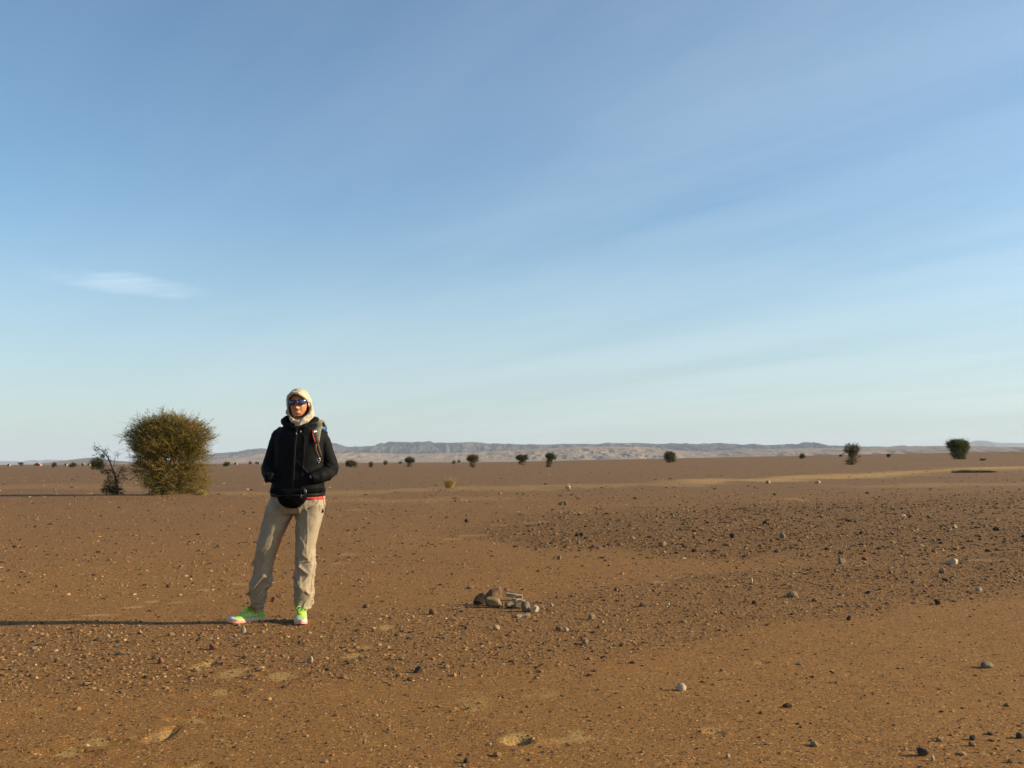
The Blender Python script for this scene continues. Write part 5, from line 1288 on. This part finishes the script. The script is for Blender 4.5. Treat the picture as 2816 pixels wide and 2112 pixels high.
# backpack, carried on one shoulder
pack = empty('backpack', ROOT + Vector((Q(845, 0).x, .24, Q(0, 1330).z))); tag(pack, 'backpack with blue top and olive shoulder strap carried on the back of the person', 'backpack')
PB = -(pack.location - ROOT)
def shift(m, o): m.v = [tuple(Vector(p_) + PB) for p_ in m.v]; return m
m = MB(); m.rings([ring_xy(Q(838, v).x, .245, Q(0, v).z, px(hw), d_, 28, 3) for v, hw, d_ in ((1335, 34, .07), (1330, 44, .095), (1300, 47, .105), (1230, 46, .105), (1190, 44, .09))]); shift(m, 0).build('bag_body', BAGM, pack)
m = MB(); m.rings([ring_xy(Q(836 + k, v).x, .235, Q(0, v).z, px(hw), d_, 28, 2.6) for v, hw, d_, k in ((1192, 44, .095, 0), (1180, 46, .095, 0), (1168, 42, .085, 0), (1160, 30, .06, 2), (1157, 14, .03, 3))]); shift(m, 0).build('lid', BLUEF, pack)
sp_ = [Q(876, 1176, .13), Q(874, 1163.5, .07), Q(873, 1163, .02)] + [SJ(u, v, .020 if v > 1175 else .024) for u, v in ((874, 1171), (875, 1180), (876.5, 1192), (877.5, 1204), (878.5, 1214), (879.5, 1223))]
m = ribbon(sp_, [px(w) for w in (11, 12, 12.5, 12.8, 12.5, 11.5, 10, 8, 6)], .016); strap = shift(m, 0).build('shoulder_strap', OLIVE, pack)
ed = [Vector(p_) + Vector((-px(w), -.006, 0)) for p_, w in zip(sp_[2:], (12, 12, 11.5, 10.8, 9.3, 7.3, 5))]
m = MB(); m.tube(ed, .0050, n=8); shift(m, 0).build('piping', REDF, strap)
m = MB()
m.tube([SJ(868, 1226, .012), SJ(875, 1222, .014), SJ(883, 1226, .012)], .0035, n=8); m.tube([SJ(867, 1230, .012), SJ(880, 1231, .012)], .003, n=8); shift(m, 0).build('buckle', BLACKP, strap)
m = ribbon([SJ(880, 1221, .013), SJ(882, 1235, .012), SJ(885, 1249, .012), SJ(887, 1262, .010)], [.006, .0065, .007, .007], .003); shift(m, 0).build('webbing', BROWNW, strap)
m = ribbon([SJ(877, 1226, .016), SJ(876, 1240, .012), SJ(880, 1254, .010), SJ(883, 1262, .010)], [.004, .004, .004, .004], .003); shift(m, 0).build('webbing', BROWNW, strap)
c_ = SJ(883, 1270, .012); m = MB(); m.tube([c_ + Vector((math.cos(t) * .009, -.002, math.sin(t) * .017)) for t in [2 * math.pi * k / 16 for k in range(17)]], .0024, n=6); m.tube([c_ + Vector((0, 0, -.017)), c_ + Vector((0, 0, -.026))], [.004, .004], n=6); shift(m, 0).build('carabiner', METAL, strap)
# small white emblem printed on the strap
def flat(polys, name, mat, par, off=.0062):
    V = []; Fc = []
    for pl in polys:
        b0 = len(V)
        for u, v in pl: V.append(SJ(u, v, .024 + off) + PB)
        Fc.append(tuple(range(b0, len(V))))
    return link_mesh(name, mesh_from(name, V, Fc, mat, False), par)
flat([[(870.5, 1195.5), (873, 1190), (875, 1192.5), (873, 1196)], [(875, 1192.5), (878, 1190.8), (882.5, 1190.5), (879, 1193), (881, 1196), (876.5, 1194.6), (873, 1196)]], 'emblem', WHITEP, strap)

# waist pack
wp = empty('waist_pack', ROOT + Q(817, 1380, -.17)); tag(wp, 'round black waist pack worn low over the jacket hem', 'waist pack')
PB = -(wp.location - ROOT)
m = MB()
m.rings([ring_xy(Q(817, v).x, yy, Q(0, v).z, px(hw), d_, 32, 2.4) for v, hw, d_, yy in ((1347, 36, .020, -.142), (1353, 40, .030, -.146), (1362, 41, .038, -.150), (1374, 39, .042, -.152), (1385, 33, .038, -.150), (1393, 25, .032, -.146), (1399, 13, .020, -.142))])
pouch = shift(m, 0).remesh('pouch', BAGM, .006, wp, 4, lambda co, no: co + no * (.004 * fbm(co[:, 0] * 18, co[:, 1] * 18, co[:, 2] * 18, 3))[:, None])
m = MB(); 
m.tube([Q(779, 1366, -.175), Q(795, 1365, -.214), Q(817, 1364, -.227), Q(838, 1364, -.214), Q(853, 1364, -.185)], .0035, n=8); shift(m, 0).build('zip', JTRIM, pouch)
m = MB(); m.box(Q(845, 1366, -.205), (.006, .004, .012), -.5); m.box(Q(853, 1353, -.185), (.006, .005, .014), -.6); m.tube([Q(848, 1346, -.175), Q(857, 1350, -.17), Q(856, 1362, -.18)], .003, n=6); shift(m, 0).build('buckle', simple('glossy_black_buckle', (0.05, 0.05, 0.055), .12, .1, 20), pouch)
m = MB(); m.rings([ring_xy(Q(820.5, v).x, 0, Q(0, v).z, px(hw), ry, 36, 2.3) for v, hw, ry in ((1347, 73.6, .1475), (1348, 74.4, .149), (1357, 75.2, .1505), (1358, 74.4, .149))]); shift(m, 0).build('belt', BAGM, wp)
